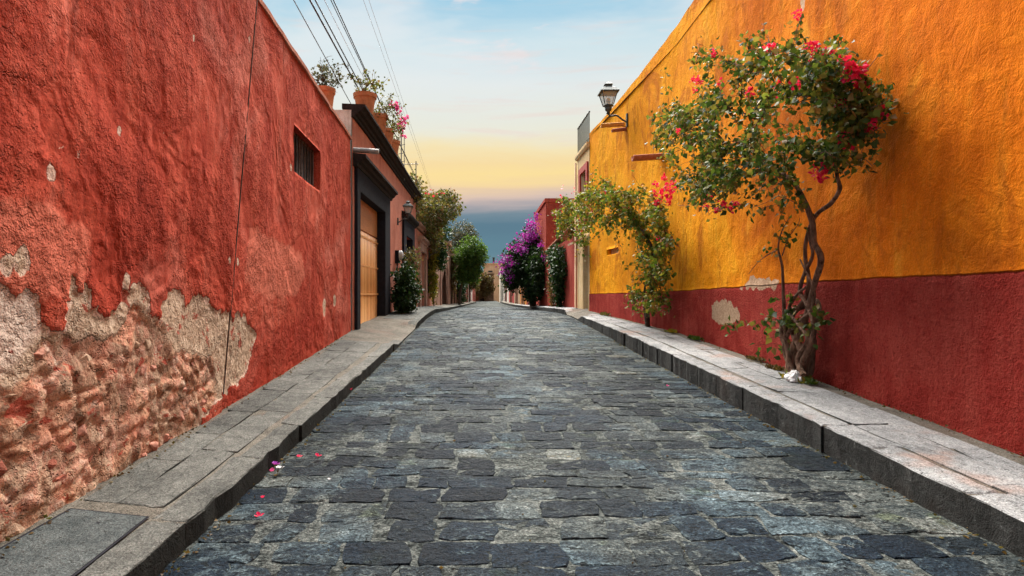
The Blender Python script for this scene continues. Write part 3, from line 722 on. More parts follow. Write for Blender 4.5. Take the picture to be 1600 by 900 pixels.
def red_disp(Y, Z):
    d = peel_f(Y, Z); c = _pc['c']
    n2 = nfield(Y, Z, 1.1, 3, 1.7); n3 = nfield(Y, Z, 9, 4, 2.9); n4 = nfield(Y, Z, 3.6, 5, 6.3)
    out = .020 * n2 + .003 * n3 + .006 * nfield(Y, Z, 14, 3, 5.9) - .014 * ss(_pc['g'], -.008, .010) - ss(c, -.02, .05) * (.020 - (.004 + .020 * ss(nfield(Y, Z, 1.7, 3, 12.5), -.25, .25)) * vorf(Y, Z) + .014 * n4 + .008 * n3)
    j = Y - jointy(Z); out += np.where(j < 0, .018, -.004) - .03 * np.exp(-(j / .016) ** 2)
    out -= .03 * ss(Z, .9, .2) * 0
    ed = np.minimum(np.minimum(np.abs(Y - 8.29), np.abs(Y - 9.88)), 9)      # keep the window arrises straight
    return out
WZ = (3.06, 3.70)
ysl = np.concatenate([np.arange(-4, 2.4, .12), np.arange(2.4, 6.2, .018), np.arange(6.2, 12.90, .05)])
zsl = np.concatenate([np.arange(-.6, 0, .1), np.arange(0, 1.9, .018), np.arange(1.9, 4.64, .04), [4.66]])
rw = wall('plaster_wall', ysl, zsl, xl1, 1, [(8.29, 9.88, 3.06, 3.70, .17)], M['red'], None, red_disp,
          {'peel': lambda Y, Z: np.clip(.5 + peel_f(Y, Z) / .22, 0, 1), 'core': lambda Y, Z: np.clip(.5 + _pc['c'] / .2, 0, 1),
           'patch': lambda Y, Z: np.clip(.5 + np.maximum(sdist(patch1, Y, Z), sdist(patch2, Y, Z)) / .25, 0, 1),
           'white': lambda Y, Z: np.clip(.5 + sdist(white_poly, Y, Z) / .2, 0, 1),
           'dado': lambda Y, Z: np.clip(.5 + (1.02 - Z + .03 * np.sin(Y * 3) + .04 * np.sin(Y * 9 + 1)) / .05, 0, 1) * (Y > jointy(Z))})
par0(rw, red_house)
m = MB()                                             # top, end and back of the house body
m.add([(xl1(-4), -4, 4.66), (xl1(12.90), 12.90, 4.66), (-7, 12.90, 4.66), (-7, -4, 4.66), (xl1(-4), -4, -.6), (-7, -4, -.6), (-7, 12.90, -.6)], [(0, 1, 2, 3), (0, 3, 5, 4), (3, 2, 6, 5)])
par0(m.build('roof', M['redblock']), red_house)
# crumbly coping along the wall top
m = MB(); rng = random.Random(3); ys = np.arange(-4, 12.90, .15); n = len(ys); v = []; f = []
for i, y in enumerate(ys):
    x = xl1(y); d = .012 * fbm(y * 2, 0, 1, 3); z = 4.66 + .02 * fbm(y * 1.2, 3, 1, 3)
    v += [(x + .03 + d, y, z - .03), (x + .028 + d, y, z + .03), (x - .01, y, z + .055), (x - .35, y, z + .05), (x - .35, y, z - .03)]
f = [(i * 5 + k, i * 5 + (k + 1) % 5, (i + 1) * 5 + (k + 1) % 5, (i + 1) * 5 + k) for i in range(n - 1) for k in range(5)]
m.add(v, f); par0(m.build('coping', M['salmon2']), red_house)
# window: panel behind, frame and bars
box = MB(); x0 = xl1(9.1) - .165
wf = MB(); wf.add([(xl1(8.2) - .168, 8.2, 3.0), (xl1(9.95) - .168, 9.95, 3.0), (xl1(9.95) - .168, 9.95, 3.76), (xl1(8.2) - .168, 8.2, 3.76)], [(0, 1, 2, 3)])
win = par0(wf.build('window', M['dark']), red_house)
def wx(y): return xl1(y) - .12
fr = MB()
for (za, zb) in ((3.065, 3.10), (3.66, 3.695)): fr.sweep_y([(-.02, za), (.02, za), (.02, zb), (-.02, zb)], 8.295, 9.875, lambda y, o: wx(y) + o)
for y in (8.31, 9.06, 9.86): fr.sweep_y([(-.019, 3.101), (.019, 3.101), (.019, 3.659), (-.019, 3.659)], y - .015, y + .015, lambda yy, o: wx(yy) + o)
fr.build('window_frame', M['rustbar'], win)
for k in range(9):
    y = 8.42 + k * .165 + rnd.uniform(-.02, .02); mb = MB(); mb.tube([(wx(y) + .03, y, 3.07), (wx(y) + .034, y + rnd.uniform(-.01, .01), 3.4), (wx(y) + .03, y, 3.69)], .010, 6)
    mb.build('window_bar', M['rustbar'], win, smooth=True)
# thin conduit running down the joint
mb = MB(); pts = []
for z in np.linspace(.45, 4.69, 24):
    y = jointy(z) + .004 * fbm(z * 3, 1, 1, 2); pts.append((xl1(y) + .012, y, z))
mb.tube(pts, .007, 6); par0(mb.build('conduit', M['rustbar'], smooth=True), red_house)
# rubble stones set in the crumbling core
def rock(rng, sx, sy, sz):
    """angular rubble stone: hull of scattered points"""
    bm = bmesh.new()
    for _ in range(22):
        d = Vector((rng.gauss(0, 1), rng.gauss(0, 1), rng.gauss(0, 1))).normalized() * rng.uniform(.75, 1.0)
        bm.verts.new((d.x * sx, d.y * sy, d.z * sz))
    bmesh.ops.convex_hull(bm, input=bm.verts)
    bmesh.ops.delete(bm, geom=[v_ for v_ in bm.verts if not v_.link_faces], context='VERTS')
    me = bpy.data.meshes.new('stone'); bm.to_mesh(me); bm.free(); return me
rng = random.Random(21); placed = []; tries = 0
fixed = [(215, 625, .13), (270, 622, .10), (165, 640, .09), (140, 560, .08), (150, 600, .07), (255, 610, .07), (35, 665, .07), (300, 600, .07), (315, 590, .06), (285, 570, .05), (205, 660, .06), (80, 610, .08), (120, 640, .05), (238, 650, .05), (60, 700, .08), (110, 700, .07), (20, 615, .07)]
cand = [(*YZ(a, b), r) for a, b, r in fixed]
while len(cand) < 260 and tries < 4000:
    tries += 1; cand.append((rng.uniform(2.2, 5.6), rng.uniform(.2, 1.25), rng.choice((.04, .05, .065, .08, .10))))
for (y, z, r) in cand:
    if float(sdist(core_poly, np.array([y]), np.array([z]))[0]) < .03: continue
    if z < swl_z(xl1(y), y) - .02: continue
    if any(math.hypot(y - a, z - b) < (r + q) * .86 for a, b, q in placed): continue
    placed.append((y, z, r))
    me = rock(rng, r * .5, r * rng.uniform(.9, 1.3), r * rng.uniform(.6, .85)); me.materials.append(M[rng.choice(('rubble_a', 'rubble_a', 'rubble_b', 'rubble_b', 'rubble_c'))])
    o = bpy.data.objects.new('stone', me); COL.objects.link(o); o.location = (xl1(y) - .006 - r * .30 + rng.uniform(-.008, .006), y, z)
    o.rotation_euler = (rng.uniform(-.35, .35), 0, rng.uniform(-.2, .2)); par0(o, red_house)

# ---- the yellow house on the right
yellow_house = empty('yellow_house', (4.5, 9, .5), 'tall ochre yellow house with a dull red painted base', 'house')
band = tab([(-8, 1.62), (4.2, 1.555), (6.8, 1.53), (12, 1.44), (19, 1.37)])
ytop = tab([(-8, 6.75), (11, 6.70), (15.2, 6.50), (19.0, 6.38)])
def RYZ(px, py): v = wallR(px, py, 0); return (v.y, v.z)
ypeels = [[RYZ(*q) for q in pl] for pl in ([(1112, 475), (1135, 468), (1152, 480), (1150, 505), (1130, 510), (1115, 500)], [(1146, 480), (1154, 478), (1156, 500), (1148, 500)], [(1162, 438), (1190, 433), (1216, 438), (1210, 450), (1185, 452), (1158, 452)],
          [(1026, 470), (1036, 470), (1034, 484), (1024, 484)], [(1222, 480), (1228, 482), (1226, 490)], [(1250, -10), (1256, -5), (1256, 15), (1251, 12)])]
def yp(Y, Z):
    d = np.full(Y.shape, -9.)
    for p in ypeels: d = np.maximum(d, sdist(p, Y, Z))
    return np.clip(.5 + (d + .07 * nfield(Y, Z, 7, 5, 1.2)) / .14, 0, 1)
def ydisp(Y, Z):
    b = np.interp(Y[:, 0], [-8, 4.2, 6.8, 12, 19], [1.62, 1.555, 1.53, 1.44, 1.37])[:, None]
    return .022 * nfield(Y, Z, .9, 3, 8.8) + .004 * nfield(Y, Z, 7, 3, 3.3) + .014 * ss(b - Z, -.02, .02)
ysw = np.concatenate([np.arange(-5, 3, .15), np.arange(3, 11, .05), np.arange(11, 19.01, .08)])
zsw = np.concatenate([np.arange(-.6, .2, .1), np.arange(.2, 1.9, .045), np.arange(1.9, 6.3, .09), [6.35]])
vent = RYZ(948, 392) + RYZ(966, 374)
vy0, vy1 = sorted((vent[0], vent[2])); vz0, vz1 = 2.46, 2.62
yw = wall('plaster_wall', ysw, zsw, wr_x, -1, [(vy0, vy1, vz0, vz1, .12)], M['yellow'], None, ydisp,
          {'peel': yp, 'dado': lambda Y, Z: np.interp(Y[:, 0], [-8, 4.2, 6.8, 12, 19], [1.62, 1.555, 1.53, 1.44, 1.37])[:, None] - Z})
for vv in yw.data.vertices:
    if vv.co.z > 5.8: vv.co.z = 5.8 + (vv.co.z - 5.8) * (ytop(vv.co.y) + .015 * fbm(vv.co.y * 1.5, 1, 1, 3) + .004 - 5.8) / .55
par0(yw, yellow_house)
par0(box_obj('vent_back', wr_x(vy0) + .05, wr_x(vy0) + .3, vy0 - .1, vy1 + .1, vz0 - .1, vz1 + .1, M['tan']), yellow_house)
m = MB(); ys = np.linspace(-5, 19, 60)
v = []; 
for y in ys:
    x = wr_x(y); z = ytop(y) + .015 * fbm(y * 1.5, 1, 1, 3)
    v += [(x + .07, y, 6.2), (x + .07, y, z - .004), (x + .32, y, z + .02), (x + .32, y, 6.2)]
f = [(i * 4 + k, i * 4 + (k + 1) % 4, (i + 1) * 4 + (k + 1) % 4, (i + 1) * 4 + k) for i in range(len(ys) - 1) for k in range(4)] + [(0, 1, 2, 3), tuple(len(v) - 4 + k for k in range(4))]
m.add(v, f); pm = m.build('parapet', M['yellow'])
for k, val in (('peel', 0.), ('dado', -1.)):
    at = pm.data.attributes.new(k, 'FLOAT', 'POINT'); at.data.foreach_set('value', [val] * len(pm.data.vertices))
par0(pm, yellow_house)
m = MB(); m.add([(wr_x(-5), -5, 6.3), (wr_x(12), 12, 6.3), (wr_x(19), 19, 6.3), (9, 19, 6.3), (9, -5, 6.3), (wr_x(-5), -5, -.6), (9, -5, -.6), (9, 19, -.6), (wr_x(19), 19, -.6)], [(0, 1, 2, 3, 4), (0, 4, 6, 5), (4, 3, 7, 6), (2, 3, 7, 8)])
par0(m.build('roof', M['cement']), yellow_house)
for px, py, L, r, mt in ((1034, 240, .62, .105, 'spout_red'), (974, 191, .58, .085, 'spout_yel'), (978, 199, .36, .07, 'spout_red')):
    b = wallR(px, py, 0); v = []; f = []; n = 9
    for i, t in enumerate((-.15, 0, L * .5, L)):
        for ri in (r, r * .72):
            for k in range(n):
                a = math.pi + math.pi * k / (n - 1); v.append((b.x - t, b.y + math.cos(a) * ri, b.z + math.sin(a) * ri - .02 * i + (.0 if ri == r else .012)))
    for i in range(3):
        for w in (0, 1):
            for k in range(n - 1): o_ = i * 2 * n + w * n; f.append((o_ + k, o_ + k + 1, o_ + 2 * n + k + 1, o_ + 2 * n + k))
        for k in (0, n - 1): o_ = i * 2 * n; f.append((o_ + k, o_ + n + k, o_ + 3 * n + k, o_ + 2 * n + k))
    o_ = 6 * n; f += [(o_ + k, o_ + k + 1, o_ + n + k + 1, o_ + n + k) for k in range(n - 1)]
    par0(obj('rain_spout', v, f, M[mt], smooth=False), yellow_house)
# ------------------------------------------------------------------ houses further up, left side
def pbox(par, name, mat, x0, x1, y0, y1, z0, z1): return par0(box_obj(name, x0, x1, y0, y1, z0, z1, mat), par)
def sweep(par, name, mat, prof, y0, y1, side, xf, n=1):
    m = MB(); m.sweep_y(prof, y0, y1, lambda y, o: xf(y) + side * o, n=n); return par0(m.build(name, mat), par)
def body(par, mat, y0, y1, zt, side, depth=5.0, zb=-.6, back=None):
    """side, end and roof faces behind a street front"""
    xa, xb = (wl_x(y0), wl_x(y1)) if side > 0 else (wr_x(y0), wr_x(y1)); xe = min(xa, xb) - depth if side > 0 else max(xa, xb) + depth
    i = side * .02
    m = MB(); m.add([(xa - i, y0 + .01, zb), (xe, y0 + .01, zb), (xe, y1 - .01, zb), (xb - i, y1 - .01, zb), (xa - i, y0 + .01, zt), (xe, y0 + .01, zt), (xe, y1 - .01, zt), (xb - i, y1 - .01, zt)],
          [(0, 1, 5, 4), (1, 2, 6, 5), (2, 3, 7, 6), (4, 5, 6, 7)])
    return par0(m.build('side_wall', mat), par)

salmon = empty('salmon_house', (-3.5, 19, .5), 'salmon pink house with charcoal framed garage portal and dark cornice', 'house')
fx = lambda y: wl_x(y)
w = wall('street_wall', np.arange(12.92, 25.21, .35), np.arange(-.4, 5.25, .4), fx, 1, [(13.42, 16.9, -.3, 3.68, .30), (21.6, 23.5, -.3, 3.45, .3)], M['salmon'], None, lambda Y, Z: .008 * nfield(Y, Z, .8, 2, 3.3), smooth=True)
par0(w, salmon)
# whitewashed gable end rising over the red house's roof
m = MB(); m.box(-6.9, -2.735, 12.93, 13.25, -.4, 5.30); par0(m.build('gable_wall', M['whitestain']), salmon)
m = MB(); m.box(-6.9, -2.9, 13.26, 25.2, 5.0, 5.2); m.box(-7.0, -6.9, 12.95, 25.2, -.5, 5.2); m.box(-6.9, -3.1, 25.0, 25.19, -.5, 4.99); par0(m.build('roof', M['cement']), salmon)
cprof = [(-.02, 5.14), (.05, 5.14), (.06, 5.19), (.10, 5.21), (.12, 5.26), (.18, 5.28), (.22, 5.34), (.28, 5.36), (.28, 5.41), (-.22, 5.43), (-.22, 5.32), (-.02, 5.32)]
sweep(salmon, 'roof_cornice', M['charcoal_edge'], cprof, 12.91, 25.25, 1, fx, 6)
# garage portal
pf = [(-.03, 0), (.07, 0), (.07, 1), (-.03, 1)]
def vjamb(par, name, mat, y0, y1, z0, z1, side, xf, o0=-.03, o1=.07): return sweep(par, name, mat, [(o0, z0), (o1, z0), (o1, z1), (o0, z1)], y0, y1, side, xf)
vjamb(salmon, 'portal_jamb', M['charcoal'], 13.12, 13.42, -.3, 3.66, 1, fx)
vjamb(salmon, 'portal_jamb', M['charcoal'], 16.92, 17.75, -.3, 3.66, 1, fx)
vjamb(salmon, 'portal_lintel', M['charcoal'], 13.12, 17.75, 3.662, 4.12, 1, fx)
vjamb(salmon, 'portal_reveal', M['charcoal'], 16.86, 16.918, -.3, 3.655, 1, fx, -.26, .066)
vjamb(salmon, 'portal_reveal', M['charcoal'], 13.422, 13.45, -.3, 3.655, 1, fx, -.26, .066)
vjamb(salmon, 'portal_soffit', M['charcoal'], 13.452, 16.858, 3.645, 3.66, 1, fx, -.26, .066)
sweep(salmon, 'portal_cornice', M['charcoal_edge'], [(-.03, 4.122), (.09, 4.122), (.11, 4.19), (.17, 4.22), (.20, 4.28), (.27, 4.31), (.27, 4.37), (-.03, 4.40)], 12.98, 17.95, 1, fx)
gd = par0(empty('garage_door'), salmon)
m = MB(); m.box(-2.93, -2.89, 13.43, 16.88, .2, 3.645); o = m.build('backing_board', M['plank']); o.parent = gd
gd.matrix_parent_inverse = Matrix.Translation(salmon.location).inverted()
m = MB(); m.box(-2.888, -2.855, 13.43, 16.88, 2.93, 3.645); m.build('head_panel', M['plank'], gd)
m = MB(); rng = random.Random(2); y = 13.45
while y < 16.84:
    wd = rng.uniform(.07, .11); k = 5; xx = -2.885 + rng.uniform(-.004, .006)
    m.tube([(xx, y + wd / 2, .35), (xx, y + wd / 2 + rng.uniform(-.006, .006), 1.6), (xx, y + wd / 2, 2.88)], wd * .48, 7); y += wd
o = m.build('cane_slat', M['bamboo'], gd, smooth=True); tag(o, kind='stuff')
for z in (.62, 1.35, 2.05, 2.74):
    m = MB(); m.box(-2.842, -2.825, 13.46, 16.855, z, z + .045); m.build('rail', M['bamboo'], gd)
# house door
vjamb(salmon, 'door_jamb', M['charcoal'], 20.9, 21.58, -.3, 3.45, 1, fx)
vjamb(salmon, 'door_jamb', M['charcoal'], 23.52, 24.2, -.3, 3.45, 1, fx)
vjamb(salmon, 'door_lintel', M['charcoal'], 20.9, 24.2, 3.452, 3.98, 1, fx)
sweep(salmon, 'door_cornice', M['charcoal_edge'], [(-.03, 3.982), (.09, 3.982), (.12, 4.04), (.2, 4.08), (.24, 4.16), (.24, 4.2), (-.03, 4.22)], 20.75, 24.35, 1, fx)
dr = par0(box_obj('door', -3.0, -2.93, 21.6, 23.5, .3, 3.45, M['reddoor']), salmon)
for y in (21.75, 22.65):
    for z in (.9, 2.0): box_obj('door_panel', -2.929, -2.91, y, y + .7, z, z + .9, M['reddoor'], dr)
vjamb(salmon, 'door_reveal', M['charcoal'], 23.47, 23.518, -.3, 3.445, 1, fx, -.3, .066)
m = MB(); b = Vector((-2.7, 13.05, 4.46)); m.tube([b - Vector((.2, 0, -.02)), b + Vector((.3, .02, -.0)), b + Vector((.52, .03, -.02))], .055, 12); par0(m.build('rain_spout', M['galv'], smooth=True), salmon)

pinkh = empty('pink_stone_house', (-3.5, 29, .6), 'low dusky pink house with moulded stone doorway under overhanging shrubs', 'house')
w = wall('street_wall', np.arange(25.2, 33.01, .6), np.arange(-.4, 4.31, .5), fx, 1, [(26.6, 28.8, -.3, 3.25, .3), (30.6, 31.8, 1.4, 3.1, .25)], M['salmon2'], None); par0(w, pinkh); body(pinkh, M['salmon2'], 25.22, 33.0, 4.3, 1)
sweep(pinkh, 'roof_cornice', M['pinkstone'], [(-.1, 4.15), (.05, 4.15), (.1, 4.22), (.18, 4.27), (.18, 4.38), (-.1, 4.40)], 25.22, 33.0, 1, fx)
for a, b in ((26.1, 26.58), (28.82, 29.3)): vjamb(pinkh, 'door_jamb', M['pinkstone'], a, b, -.3, 3.25, 1, fx, -.03, .10)
vjamb(pinkh, 'door_lintel', M['pinkstone'], 26.1, 29.3, 3.252, 3.6, 1, fx, -.03, .1)
sweep(pinkh, 'door_cornice', M['pinkstone'], [(-.03, 3.602), (.12, 3.602), (.16, 3.68), (.26, 3.74), (.26, 3.84), (-.03, 3.86)], 25.95, 29.45, 1, fx)
par0(box_obj('door', -3.05, -2.96, 26.6, 28.8, .3, 3.25, M['olddoor']), pinkh); pw = par0(box_obj('window', -3.02, -2.93, 30.6, 31.8, 1.4, 3.1, M['glass_d']), pinkh)
for y in np.arange(30.75, 31.75, .2):
    m = MB(); m.tube([(wl_x(y) - .03, y, 1.42), (wl_x(y) - .03, y, 3.08)], .014, 6); m.build('window_bar', M['iron'], pw)

archh = empty('arched_house', (-3.4, 40, .6), 'tan stone house with a tall round arched doorway', 'house')
a0, a1, asp, zt = 38.6, 43.2, 2.75, 5.0; pts = [(33.02, -.4), (a0, -.4), (a0, asp)]; ac = (a0 + a1) / 2; ar = (a1 - a0) / 2
arc = [(ac - ar * math.cos(math.pi * k / 18), asp + 1.55 * math.sin(math.pi * k / 18)) for k in range(1, 18)]
pts += arc + [(a1, asp), (a1, -.4), (46.4, -.4), (46.4, zt), (33.02, zt)]
def plate(pts, off0, off1, xf, side):
    n = len(pts); v = [(xf(y) + side * off1, y, z) for y, z in pts] + [(xf(y) + side * off0, y, z) for y, z in pts]
    bm = bmesh.new(); vs = [bm.verts.new(q) for q in v]
    f1 = bm.faces.new(vs[:n]); f2 = bm.faces.new(vs[n:][::-1])
    for k in range(n): bm.faces.new((vs[k], vs[(k + 1) % n], vs[n + (k + 1) % n], vs[n + k]))
    bmesh.ops.triangulate(bm, faces=[f1, f2]); bm.verts.index_update()
    r = ([tuple(q.co) for q in bm.verts], [tuple(q.index for q in fc.verts) for fc in bm.faces]); bm.free(); return r
lx = lambda y: -2.64 + (-2.25 + 2.64) * (y - 33) / 14 if y > 33 else -2.64
v, f = plate(pts, -.45, 0, lx, 1); par0(obj('street_wall', v, f, M['pinkstone']), archh); body(archh, M['pinkstone'], 33.04, 46.4, zt, 1)
ring_o = [(ac - (ar + .4) * math.cos(math.pi * k / 18), asp + 1.95 * math.sin(math.pi * k / 18)) for k in range(0, 19)]
ring_i = [(ac - ar * math.cos(math.pi * k / 18), asp + 1.55 * math.sin(math.pi * k / 18)) for k in range(0, 19)]
for k in range(0, 18, 2):
    q = [ring_o[k], ring_o[k + 1], ring_o[k + 2], ring_i[k + 2], ring_i[k + 1], ring_i[k]]
    v, f = plate(q, -.02, .07 + .01 * (k % 4 == 0), lx, 1); par0(obj('arch_stone', v, f, M['pinkstone']), archh)
for a, b in ((a0 - .4, a0), (a1, a1 + .4)): vjamb(archh, 'arch_jamb', M['pinkstone'], a, b, -.3, asp - .01, 1, lx, -.02, .07)
par0(box_obj('gate_leaf', -2.98, -2.88, a0 - .1, a1 + .1, 0, 4.4, M['olddoor']), archh)
sweep(archh, 'roof_cornice', M['tan'], [(-.1, 4.86), (.06, 4.86), (.16, 4.95), (.16, 5.05), (-.1, 5.07)], 33.03, 46.39, 1, lx)
for y, z in ((37.2, 4.45), (45.6, 4.2)):
    m = MB(); m.box(lx(y), lx(y) + .8, y - .1, y + .1, z, z + .16); par0(m.build('rain_spout', M['tan']), archh)

FAR = [  # side, y0, y1, top, wall, opening, leaf, name/label
    (1, 46.45, 51.5, 4.7, 'brown', (48.2, 49.8, 2.9), 'olddoor', 'rubble_house', 'dark rubble walled house hung with brown creeper'),
    (1, 51.55, 57, 4.4, 'tan', (53, 54.8, 3.2), 'charcoal', 'tan_house', 'tan house with tall dark door behind the round green tree'),
    (1, 57.05, 62, 4.2, 'rose', (58.6, 60.3, 2.9), 'dark', 'rose_house', 'rose red house just beyond the round green tree'),
    (1, 62.05, 71, 4.5, 'white', (64.5, 67.0, 3.1), 'dark', 'white_house', 'small white house with black doorway on the left far side'),
    (1, 71.05, 82, 4.6, 'rose', (74.5, 77.5, 2.9), 'olddoor', 'scarlet_house', 'last red house on the left at the end of the street'),
    (-1, 36.0, 41, 4.3, 'redblock', (37.5, 39, 2.9), 'olddoor', 'maroon_house', 'maroon house shaded by the purple bougainvillea'),
    (-1, 41.05, 46.5, 4.2, 'orange', (43, 44.5, 2.9), 'dark', 'orange_house', 'narrow orange house with dark doorway far on the right'),
    (-1, 46.55, 53, 4.4, 'tan', (49, 50.8, 2.9), 'reddoor', 'tan_house', 'tan house with red door far on the right'),
    (-1, 53.05, 61, 4.3, 'rose', (56, 58, 2.9), 'dark', 'rose_house', 'rose house with black doorway far on the right'),
    (-1, 61.05, 72, 4.5, 'white', (65, 68, 2.9), 'dark', 'white_house', 'whitewashed house far on the right before the cream block')]
for side, y0, y1, zt, mt, (d0, d1, dz), lf, nm, lab in FAR:
    xf = wl_x if side > 0 else wr_x
    h = empty(nm, (xf((y0 + y1) / 2) - side * 2, (y0 + y1) / 2, .5), lab, 'house')
    wy0 = y1 - (y1 - y0) * .28; wy1 = y1 - (y1 - y0) * .1
    par0(wall('street_wall', np.arange(y0, y1 + .01, (y1 - y0) / 6), np.arange(-.5, zt + .01, (zt + .5) / 6), xf, side, [(d0, d1, -.3, dz, .25), (wy0, wy1, 1.5, 2.9, .2)], M[mt], None), h)
    body(h, M[mt], y0, y1, zt, side)
    sweep(h, 'roof_cornice', M['tan' if mt != 'tan' else 'white'], [(-.1, zt - .12), (.08, zt - .12), (.14, zt), (.14, zt + .08), (-.1, zt + .09)], y0 + .03, y1 - .03, side, xf)
    x = xf((d0 + d1) / 2) - side * .32; par0(box_obj('door', min(x, x - side * .08), max(x, x - side * .08), d0 - .1, d1 + .1, 0, dz + .1, M[lf]), h)
    x = xf((wy0 + wy1) / 2) - side * .28; par0(box_obj('window_pane', min(x, x - side * .06), max(x, x - side * .06), wy0 - .1, wy1 + .1, 1.4, 3.0, M['glass_d']), h)
    for a, b in ((d0 - .28, d0 - .01), (d1 + .01, d1 + .28)): vjamb(h, 'door_jamb', M['pinkstone'] if mt != 'white' else M['rose'], a, b, -.3, dz, side, xf, -.02, .06)
    vjamb(h, 'door_lintel', M['pinkstone'] if mt != 'white' else M['rose'], d0 - .28, d1 + .28, dz + .002, dz + .3, side, xf, -.02, .06)

# ---- closing the view at the street's end
def front(name, lab, x0, x1, y, zt, mat, depth, wins, par=None, dark='glass_d'):
    h = empty(name, ((x0 + x1) / 2, y + depth / 2, .3), lab, 'house')
    xs = sorted(set([x0, x1] + [q for wv in wins for q in wv[:2]])); zs = sorted(set([-.5, zt] + [q for wv in wins for q in wv[2:]])); v = []; f = []
    for i in range(len(xs) - 1):
        for j in range(len(zs) - 1):
            cx, cz = (xs[i] + xs[i + 1]) / 2, (zs[j] + zs[j + 1]) / 2
            if any(a < cx < b and c < cz < d for a, b, c, d in wins): continue
            n = len(v); v += [(xs[i], y, zs[j]), (xs[i + 1], y, zs[j]), (xs[i + 1], y, zs[j + 1]), (xs[i], y, zs[j + 1])]; f.append((n, n + 1, n + 2, n + 3))
    for a, b, c, d in wins:
        n = len(v); v += [(a, y, c), (b, y, c), (b, y, d), (a, y, d), (a, y + .3, c), (b, y + .3, c), (b, y + .3, d), (a, y + .3, d)]
        f += [(n + k, n + (k + 1) % 4, n + 4 + (k + 1) % 4, n + 4 + k) for k in range(4)]
    n = len(v); v += [(x0, y, -.5), (x1, y, -.5), (x1, y, zt), (x0, y, zt), (x0, y + depth, -.5), (x1, y + depth, -.5), (x1, y + depth, zt), (x0, y + depth, zt)]
    f += [(n, n + 4, n + 7, n + 3), (n + 1, n + 5, n + 6, n + 2), (n + 3, n + 2, n + 6, n + 7), (n + 4, n + 5, n + 6, n + 7)]
    par0(obj('wall', v, f, mat), h)
    for a, b, c, d in wins: par0(box_obj('window_pane', a - .05, b + .05, y + .31, y + .36, c - .05, d + .05, M[dark]), h)
    par0(box_obj('roof_cornice', x0 - .15, x1 + .15, y - .15, y + depth, zt + .002, zt + .18, M['tan']), h)
    return h
front('brown_house', 'low brown house wrapped in dry creeper closing the street end', -1.2, 1.9, 84, 4.1, M['brown'], 5, [(-.2, .6, .3, 2.6), (.95, 1.5, 1.3, 2.6)], dark='dark')
th = front('tan_block', 'taller tan block with a black chimney above the street end', .6, 5.2, 97, 6.0, M['tan'], 8, [(1.3, 2.0, 3.8, 5.0), (3.0, 3.7, 3.8, 5.0)])
m = MB(); m.lathe([(.16, 0), (.16, .9), (.22, .92), (.22, 1.05), (0, 1.06)], (2.2, 98, 6.1), 10); par0(m.build('chimney', M['iron']), th)
ch = front('cream_block', 'cream block with narrow upright windows at the street end', 2.95, 6.5, 86, 5.2, M['white'], 7, [(3.2, 3.55, 2.7, 4.1), (3.85, 4.2, 2.7, 4.1), (3.2, 3.7, .3, 2.0), (4.5, 5.2, .3, 2.4)])
front('grey_house', 'dim house glimpsed between the cream block and right hand fronts', -6, -1.3, 88, 4.4, M['tan'], 6, [(-3, -2.2, .3, 2.6)])

# ---- right side: cream house, red walls
cream = empty('cream_house', (4.5, 20.2, .7), 'narrow cream house with red trimmed window and roof railing', 'house')
xr = lambda y: wr_x(y)
par0(wall('street_wall', np.arange(19.01, 21.16, .3), np.arange(-.4, 6.2, .5), xr, -1, [(19.25, 19.95, -.3, 3.05, .25), (19.35, 20.35, 3.9, 5.35, .22)], M['cream'], None), cream); body(cream, M['cream'], 19.03, 21.15, 6.1, -1, 4)
par0(box_obj('door', 3.62, 3.70, 19.2, 20.0, .5, 3.05, M['olddoor']), cream)
cw = par0(box_obj('window', 3.60, 3.66, 19.3, 20.4, 3.85, 5.4, M['glass_d']), cream)
for a, b, c, d in ((19.12, 19.34, 3.7, 5.55), (20.36, 20.58, 3.7, 5.55)): vjamb(cream, 'window_trim', M['redtrim'], a, b, c, d, -1, xr, -.02, .06)
for c, d in ((3.7, 3.895), (5.355, 5.55)): vjamb(cream, 'window_trim', M['redtrim'], 19.342, 20.358, c, d, -1, xr, -.02, .058)
for y in (19.6, 19.85, 20.1): m = MB(); m.tube([(xr(y) + .08, y, 3.9), (xr(y) + .08, y, 5.35)], .014, 6); m.build('window_bar', M['redtrim'], cw)
sweep(cream, 'roof_cornice', M['cream'], [(-.2, 5.98), (.05, 5.98), (.09, 6.06), (.09, 6.14), (-.2, 6.15)], 19.02, 21.14, -1, xr)
m = MB(); m.add([(xr(19.1) - .5, 19.12, 2.95), (xr(20) - .5, 20.1, 2.95), (xr(20), 20.1, 3.15), (xr(19.1), 19.12, 3.15), (xr(19.1) - .5, 19.12, 3.02), (xr(20) - .5, 20.1, 3.02), (xr(20), 20.1, 3.22), (xr(19.1), 19.12, 3.22)], [(0, 1, 2, 3), (4, 5, 6, 7), (0, 1, 5, 4), (1, 2, 6, 5), (3, 0, 4, 7), (2, 3, 7, 6)]); par0(m.build('door_canopy', M['tan']), cream)
rl = par0(empty('roof_railing'), cream); rl.matrix_parent_inverse = Matrix.Translation(cream.location).inverted()
m = MB(); m.tube([(xr(19.1) + .02, 19.1, 7.1), (xr(21.1) + .02, 21.1, 7.1)], .028, 8); m.build('handrail', M['lampiron'], rl)
m = MB(); m.tube([(xr(19.1) + .02, 19.1, 6.28), (xr(21.1) + .02, 21.1, 6.28)], .018, 8); m.build('bottom_rail', M['lampiron'], rl)
for y in np.arange(19.12, 21.12, .165):
    m = MB(); m.tube([(xr(y) + .02, y, 6.12), (xr(y) + .02, y, 7.1)], .012, 6); m.build('baluster', M['lampiron'], rl)
m = MB(); m.tube([(xr(21.0) - .07, 21.05, .9), (xr(21.0) - .07, 21.05, 5.9)], .035, 8); par0(m.build('downpipe', M['tan'], smooth=True), cream)

